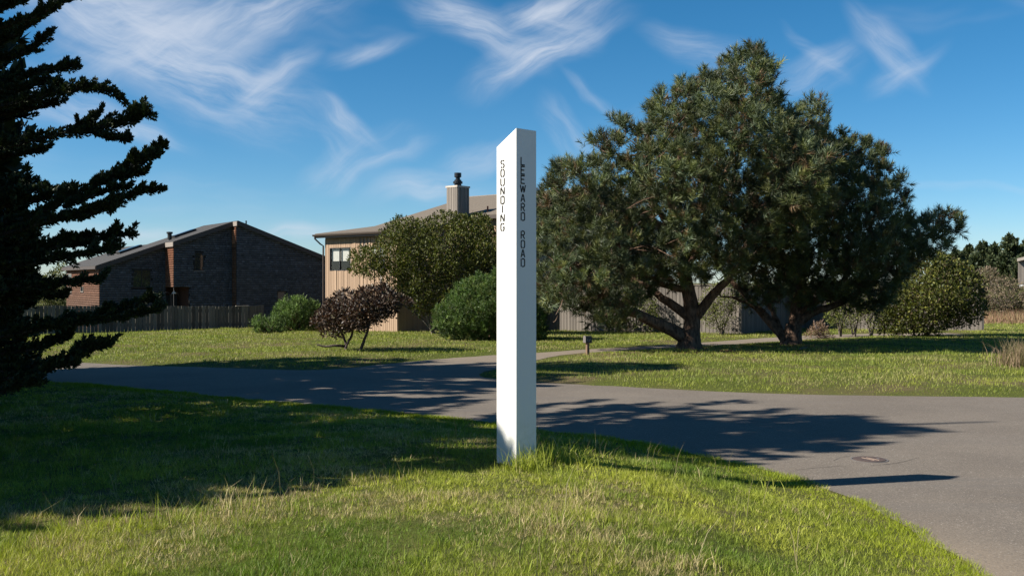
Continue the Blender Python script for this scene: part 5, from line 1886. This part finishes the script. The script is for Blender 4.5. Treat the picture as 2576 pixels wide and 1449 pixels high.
# ------------------------------------------------------------------ small things
def build_small():
    # mailbox on its post
    d = 32.4
    x = at(1478, 700, d)[0]
    zb = gz1(x, d)
    root = empty('mailbox', (x, d, zb), 'weathered dark mailbox on a wooden post beside the driveway', 'mailbox')
    ang = R(28)
    ex = np.array([math.cos(ang), -math.sin(ang) * -1.0]); ex = np.array([math.cos(R(30)), math.sin(R(30))])     # long axis, front end to the left and nearer
    ey = np.array([-ex[1], ex[0]])
    zt = EYE + (HY - 863) / FPX * d
    mb = MB(); o = np.array([x, d]) - ex * 0.047 - ey * 0.047
    mb.box((*o, zb - 0.3), (*(ex * 0.095), 0), (*(ey * 0.095), 0), (0, 0, zt - zb + 0.3)); mb.build('post', M['oldpost'], root, bevel=0.006)
    # box body: extruded arch
    Lb, wb, hb = 0.23, 0.14, 0.15
    prof = [(-wb / 2, 0), (wb / 2, 0), (wb / 2, hb)] + [(wb / 2 * math.cos(R(a)), hb + wb / 2 * math.sin(R(a))) for a in range(20, 180, 20)] + [(-wb / 2, hb)]
    def arch(a0, a1, gr, name, mat, parent):
        mb = MB(); n = len(prof)
        for a in (a0, a1):
            for (p, q) in prof:
                w = np.array([x, d]) + ex * a + ey * p * gr
                mb.v.append((w[0], w[1], zt + 0.02 + q * gr))
        for k in range(n):
            mb.f.append((k, (k + 1) % n, n + (k + 1) % n, n + k))
        mb.f.append(tuple(range(n - 1, -1, -1))); mb.f.append(tuple(range(n, 2 * n)))
        return mb.build(name, mat, parent)
    body = arch(-Lb * 0.45, Lb * 0.55, 1.0, 'box', M['mailbox'], root)
    arch(-Lb * 0.45 - 0.02, -Lb * 0.45 + 0.003, 1.05, 'door', M['mail_front'], root)
    mb = MB(); o = np.array([x, d]) - ex * 0.105 - ey * 0.075; mb.box((*o, zt), (*(ex * 0.23), 0), (*(ey * 0.15), 0), (0, 0, 0.02)); mb.build('shelf', M['oldpost'], root)
    # worn pale marks on the side
    for (a, z0, w_, h_) in ((-0.05, 0.05, 0.018, 0.08), (0.0, 0.04, 0.035, 0.02), (0.012, 0.065, 0.016, 0.05), (0.065, 0.08, 0.022, 0.035)):
        mb = MB(); o = np.array([x, d]) + ex * a - ey * (wb / 2 + 0.003)
        mb.box((*o, zt + 0.02 + z0), (*(ex * w_), 0), (*(ey * 0.002), 0), (0, 0, h_)); mb.build('mark', M['mail_mark'], root)
    # valve cover in the road
    v = (1157 - HY) / FPX; d = 1.885 / (v - 0.015)
    x = at(2187, 700, d)[0]; z = float(road_z(x, d)) + 0.004
    root = empty('valve_cover', (x, d, z), 'round rusty iron utility cover set into the asphalt on the right', 'utility cover')
    rr = 0.18
    mb = MB(); mb.lathe((x, d, z), [(rr + 0.03, 0.001), (rr + 0.03, 0.006), (rr + 0.008, 0.007), (rr + 0.006, 0.001)], 40); mb.build('rim', plain('rim_grey', (0.10, 0.09, 0.085), 0.8), root)
    mb = MB(); mb.lathe((x, d, z), [(rr, 0.001), (rr, 0.011), (rr - 0.006, 0.012)], 40); lid = mb.build('lid', M['iron'], root)
    for k in (-1, 1):
        mb = MB(); c, s_ = math.cos(R(62)), math.sin(R(62))
        o = np.array([x + k * 0.028 - 0.08 * -0.55, d - 0.11])
        dr = np.array([-0.42, 0.9]) * 0.2
        mb.box((*o, z + 0.0125), (*dr, 0), (0.009, 0.004, 0), (0, 0, 0.003)); mb.build('bar_mark', plain('bar_pale', (0.30, 0.22, 0.17), 0.7), lid)
    mb = MB(); mb.box((x + 0.085, d - 0.005, z + 0.0125), (0.03, 0, 0), (0, 0.008, 0), (0, 0, 0.003)); mb.build('bar_mark', M['mail_mark'], lid)
    # shepherd hook by the fence, with feeder at the house corner
    d = 55.4
    p = np.array(at(430, 700, d)); zb = gz1(p[0], d)
    root = empty('garden_hook', (p[0], d, zb), 'thin double-armed shepherd hook standing before the plank fence', 'garden hook')
    zt = at(0, 742, d)[2]
    mb = MB(); mb.tube([(p[0] + 0.08, d, zb - 0.2), (p[0], d, zt)], 0.012, 6)
    mb.build('pole', M['black_metal'], root)
    for s in (-1, 1):
        mb = MB()
        pts = [(p[0] + s * 0.02, d, zt - 0.02), (p[0] + s * 0.1, d, zt + 0.13), (p[0] + s * 0.26, d, zt + 0.17), (p[0] + s * 0.4, d, zt + 0.09), (p[0] + s * 0.45, d, zt - 0.04)]
        mb.tube(list(smooth_poly(pts, 2)), 0.010, 6); mb.build('arm', M['black_metal'], root)
    d = 60.3
    p = np.array(at(341, 766, d))
    root = empty('bird_feeder', tuple(p), 'small red bird feeder hanging at the corner of the shingle house', 'bird feeder')
    mb = MB(); mb.lathe(p, [(0.05, -0.05), (0.12, -0.035), (0.13, -0.005), (0.04, 0.01), (0.03, 0.12)], 14); mb.build('tray', M['red'], root)
    mb = MB(); mb.tube([p + (0, 0, 0.12), p + (0, 0, 0.36)], 0.006, 5); mb.build('wire', M['black_metal'], root)
    # fallen pale stick on the far grass
    a = np.array(at(2012, 893, 34.0)); b_ = np.array(at(2036, 884, 35.0))
    for q in (a, b_): q[2] = gz1(q[0], q[1]) + 0.05
    mb = MB(); mb.tube([a, (a + b_) / 2 + (0, 0, 0.03), b_], [0.03, 0.025, 0.012], 6)
    s = mb.build('fallen_stick', M['bark_pale']); tag(s, 'pale fallen stick on the grass below the shaded pine', 'stick')


build_small()


# ------------------------------------------------------------------ grass
def grass_blades(name, x, y, L, Wd, C, lean, label, bent=True, curve=0.35, az=None, tilt=0.32):
    n = len(x)
    z = gz(x, y) - 0.01
    base = np.stack([x, y, z], 1)
    az = rng.uniform(0, 2 * math.pi, n) if az is None else az
    tl = np.abs(rng.normal(0, tilt, n)) + lean
    D = np.stack([np.cos(az) * np.sin(tl), np.sin(az) * np.sin(tl), np.cos(tl)], 1)
    sa = rng.uniform(0, 2 * math.pi, n)
    S = np.stack([np.cos(sa), np.sin(sa), np.zeros(n)], 1)
    tip = base + D * L[:, None] + np.stack([np.cos(az), np.sin(az), -0.55 * np.ones(n)], 1) * (L * curve * rng.random(n))[:, None]
    if bent:
        mid = base + D * (L * 0.55)[:, None]
        V = np.empty((n, 5, 3), np.float32)
        V[:, 0] = base - S * (Wd / 2)[:, None]; V[:, 1] = base + S * (Wd / 2)[:, None]
        V[:, 2] = mid + S * (Wd * 0.4)[:, None]; V[:, 3] = mid - S * (Wd * 0.4)[:, None]
        V[:, 4] = tip
        k = np.arange(n)[:, None] * 5
        Q = k + np.array([[0, 1, 2, 3]]); T = k + np.array([[3, 2, 4]])
        Cc = np.repeat(C[:, None, :], 5, 1).copy(); m = 5
    else:
        V = np.empty((n, 3, 3), np.float32)
        V[:, 0] = base - S * (Wd / 2)[:, None]; V[:, 1] = base + S * (Wd / 2)[:, None]; V[:, 2] = tip
        Q = None; T = np.arange(n * 3).reshape(n, 3)
        Cc = np.repeat(C[:, None, :], 3, 1).copy(); m = 3
    me = raw_mesh(name, V.reshape(-1, 3), quads=Q, tris=T, col=Cc.reshape(-1, 3))
    o = obj(name, me, M['grass'])
    tag(o, label, 'grass', None, 'stuff')
    return o


def grass_color(x, y, d_edge):
    n = len(x)
    g1 = np.array((0.116, 0.176, 0.020)); g2 = np.array((0.305, 0.325, 0.044)); st = np.array((0.43, 0.35, 0.18)); moss = np.array((0.23, 0.275, 0.014))
    f = np.clip((fbm(x * 1.1 + 5, y * 1.1, 70) - 0.5) * 2.3 + 0.5, 0, 1)[:, None]
    dry = 0.6 * fbm(x * 0.42 + 31, y * 0.55 + 9, 80) + 0.4 * fbm(x * 2.1, y * 2.4, 85)
    k = rng.random((n, 1))
    c = g1 * (1 - f) + g2 * f
    c = c * (0.62 + 0.76 * k)
    ps = np.clip((dry - 0.48) * 3.8, 0.05, 0.62)
    s = (rng.random(n) < ps)[:, None]
    c = np.where(s, st * (0.55 + 0.75 * k), c)
    mm = (sstep(0.9, 0.1, d_edge) * fbm(x * 0.8, y * 0.8, 90) > rng.random(n) * 0.62)[:, None]
    c = np.where(mm, moss * (0.7 + 0.6 * k), c)
    return c


def scatter(n, d0, d1, umax=0.60, power=1.0):
    """points in the wedge in front of the camera, density ~ d^-power"""
    r = rng.random(n)
    e = 2 - power
    d = (d0 ** e + (d1 ** e - d0 ** e) * r) ** (1 / e) if abs(e) > 1e-6 else d0 * (d1 / d0) ** r
    u = rng.uniform(-umax, umax, n)
    return u * d, d


def build_grass():
    def prep(n, d0, d1, power, near):
        x, y = scatter(n, d0, d1, 0.62, power)
        ins = inside(ROAD_POLY, x, y)
        x, y = x[~ins], y[~ins]
        side = (edge_dist(NEAR_EDGE, x, y, False))
        # near corner or far side
        nearcorner = inside(np.vstack([NEAR_EDGE, [(-60, -40)]]), x, y)
        k = nearcorner if near else ~nearcorner
        return x[k], y[k]
    # foreground turf: small tufts with bare gaps between them
    cx, cy = prep(150000, 4.5, 24, 1.5, True)
    clump = fbm(cx * 2.2, cy * 2.2, 120)
    keep = rng.random(len(cx)) < 0.55 + 0.75 * clump
    cx, cy, clump = cx[keep], cy[keep], clump[keep]
    per = 7
    tc = grass_color(cx, cy, edge_dist(ROAD_POLY, cx, cy))
    tl = (0.030 + 0.060 * clump ** 1.7) * (0.55 + 0.9 * rng.random(len(cx)))
    az = rng.uniform(0, 2 * math.pi, len(cx) * per)
    rr = 0.006 + 0.018 * rng.random(len(az))
    x = np.repeat(cx, per) + np.cos(az) * rr; y = np.repeat(cy, per) + np.sin(az) * rr
    L = np.repeat(tl, per) * (0.5 + 0.75 * rng.random(len(x)))
    Wd = np.maximum(0.0040, 0.00060 * y) * (0.7 + 0.6 * rng.random(len(x)))
    C = np.repeat(tc, per, 0) * (0.7 + 0.6 * rng.random((len(x), 1)))
    grass_blades('grass', x, y, L, Wd, C, 0.10, 'short mixed green and straw grass of the foreground corner', bent=False, az=az + rng.normal(0, 0.5, len(az)), tilt=0.42)
    # fringe creeping over the edge of the asphalt
    seg = np.diff(NEAR_EDGE, axis=0); sl_ = np.hypot(seg[:, 0], seg[:, 1])
    pick = rng.choice(len(seg), 60000, p=np.where((NEAR_EDGE[:-1, 1] > 4) & (NEAR_EDGE[:-1, 1] < 24), sl_, 0) / np.sum(np.where((NEAR_EDGE[:-1, 1] > 4) & (NEAR_EDGE[:-1, 1] < 24), sl_, 0)))
    tt = rng.random(60000)
    nr_ = np.stack([-seg[:, 1], seg[:, 0]], 1) / sl_[:, None]
    off_ = np.abs(rng.normal(0, 0.22, 60000)) - 0.07
    pp = NEAR_EDGE[pick] + seg[pick] * tt[:, None] - nr_[pick] * off_[:, None]
    fc = fbm(pp[:, 0] * 2.5, pp[:, 1] * 2.5, 140)
    sel = (rng.random(60000) < fc * 1.4 - 0.05) & (off_ > -0.16 * fc + 0.02)
    pp = pp[sel]
    Lf = (0.02 + 0.05 * fc[sel]) * (0.5 + rng.random(len(pp)))
    grass_blades('grass_fringe', pp[:, 0], pp[:, 1], Lf, np.maximum(0.0036, 0.00056 * pp[:, 1]), grass_color(pp[:, 0], pp[:, 1], np.full(len(pp), 0.3)), 0.1, 'short bright grass fringe creeping over the asphalt edge', bent=False)
    # taller tufts scattered in the foreground
    cx, cy = scatter(300, 4.8, 17, 0.6, 1.2)
    kk = inside(np.vstack([NEAR_EDGE, [(-60, -40)]]), cx, cy) & (edge_dist(ROAD_POLY, cx, cy) > 0.5)
    cx, cy = cx[kk], cy[kk]
    extra = [(0.06, 8.85), (0.14, 8.9), (0.2, 9.0), (0.28, 9.15), (0.35, 9.3), (0.45, 9.45), (0.6, 9.6), (0.12, 8.8), (0.25, 9.05)] * 2 + [(-3.0, 6.6), (-2.7, 6.8), (-2.4, 6.7), (-1.9, 7.0), (-1.5, 7.1), (-2.1, 7.2), (0.7, 10.2), (0.9, 10.5), (0.5, 10.9)]
    cx = np.concatenate([cx, [e[0] for e in extra]]); cy = np.concatenate([cy, [e[1] for e in extra]])
    per = 34
    ax = np.repeat(cx, per); ay = np.repeat(cy, per)
    sp = np.repeat(rng.uniform(0.04, 0.13, len(cx)), per)
    x = ax + rng.normal(size=len(ax)) * sp; y = ay + rng.normal(size=len(ax)) * sp
    hh = np.repeat(rng.uniform(0.06, 0.14, len(cx)), per)
    hh[-len(extra) * per:] = np.repeat(rng.uniform(0.12, 0.24, len(extra)), per)
    ok = ~inside(ROAD_POLY, x, y)
    x, y, hh = x[ok], y[ok], hh[ok]
    L = hh * (0.5 + 0.8 * rng.random(len(x)))
    de = edge_dist(ROAD_POLY, x, y)
    C = grass_color(x, y, de + 2)
    grass_blades('grass_tufts', x, y, L, np.maximum(0.005, 0.0007 * y), C, 0.12, 'taller grass tufts standing in the foreground turf', tilt=0.28)
    # thin seed stalks
    sx, sy = scatter(150, 5.4, 12, 0.58, 1.0)
    kk = inside(np.vstack([NEAR_EDGE, [(-60, -40)]]), sx, sy) & (edge_dist(ROAD_POLY, sx, sy) > 0.4)
    sx = np.concatenate([sx[kk], np.array([-0.05, 0.0, 0.22, 0.3, 0.35, 0.4, 0.7, 0.85, 0.95, 0.88, 1.0, -0.9, -1.0, -1.1, -0.85])]); sy = np.concatenate([sy[kk], np.array([8.9, 8.85, 9.0, 9.1, 9.2, 9.3, 9.9, 10.1, 10.3, 10.2, 10.0, 8.3, 8.2, 8.4, 8.35])])
    L = rng.uniform(0.2, 0.42, len(sx))
    C = np.tile(np.array((0.22, 0.19, 0.09)), (len(sx), 1)) * rng.uniform(0.6, 1.2, (len(sx), 1))
    grass_blades('grass_stalks', sx, sy, L, np.full(len(sx), 0.005), C, 0.08, 'thin straw-coloured seed stalks rising from the foreground turf', curve=0.3, tilt=0.2)
    # lawns on the far side
    x, y = prep(380000, 18, 75, 1.15, False)
    de = edge_dist(ROAD_POLY, x, y)
    clump = fbm(x * 1.1, y * 1.1, 130)
    keep = (rng.random(len(x)) < 0.4 + 0.9 * clump) & (de > 0.04)
    x, y, de, clump = x[keep], y[keep], de[keep], clump[keep]
    L = (0.04 + 0.12 * clump ** 1.5) * (0.5 + 0.9 * rng.random(len(x))) * (0.35 + 0.65 * sstep(0, 1.0, de))
    Wd = np.maximum(0.006, 0.00058 * y) * (0.7 + 0.6 * rng.random(len(x)))
    Cf = grass_color(x, y, de); Cf = 0.5 * Cf + 0.5 * np.array((0.19, 0.215, 0.042)) * (0.8 + 0.4 * fbm(x * 0.3, y * 0.3, 55)[:, None])
    grass_blades('grass', x, y, L, Wd, Cf, 0.06, 'rough green and straw grass of the far verge and lawns', bent=False)
    # reddish dry grass band far right
    n = 26000
    u = rng.uniform(0.42, 0.66, n); yy = rng.uniform(66, 100, n)
    x = u * yy
    Cc = np.where(rng.random((n, 1)) < 0.6, np.array([[0.24, 0.13, 0.085]]), np.array([[0.30, 0.225, 0.12]])) * rng.uniform(0.6, 1.25, (n, 1))
    grass_blades('dry_grass', x, yy, rng.uniform(0.3, 0.9, n) * sstep(64, 76, yy), np.full(n, 0.05), Cc, 0.05, 'reddish dry grass band below the scrub on the far right', bent=False, tilt=0.2)
    # tall straw clump at the right edge by the verge
    n = 2600
    c = np.array([[13.6, 26.5], [14.2, 27.2], [14.6, 26.3], [15.2, 27.0], [13.3, 25.9], [15.8, 26.6]])
    i = rng.integers(0, len(c), n)
    x = c[i, 0] + rng.normal(0, 0.28, n); y = c[i, 1] + rng.normal(0, 0.3, n)
    Cc = np.where(rng.random((n, 1)) < 0.7, np.array([[0.26, 0.19, 0.12]]), np.array([[0.14, 0.13, 0.05]])) * rng.uniform(0.55, 1.2, (n, 1))
    grass_blades('straw_clump', x, y, rng.uniform(0.3, 0.85, n), np.full(n, 0.012), Cc, 0.05, 'tall dry straw clump at the right edge of the far verge', tilt=0.16)


build_grass()
print('objects', len(bpy.data.objects), 'tris', sum(len(m.loops) - 2 * len(m.polygons) for m in bpy.data.meshes))
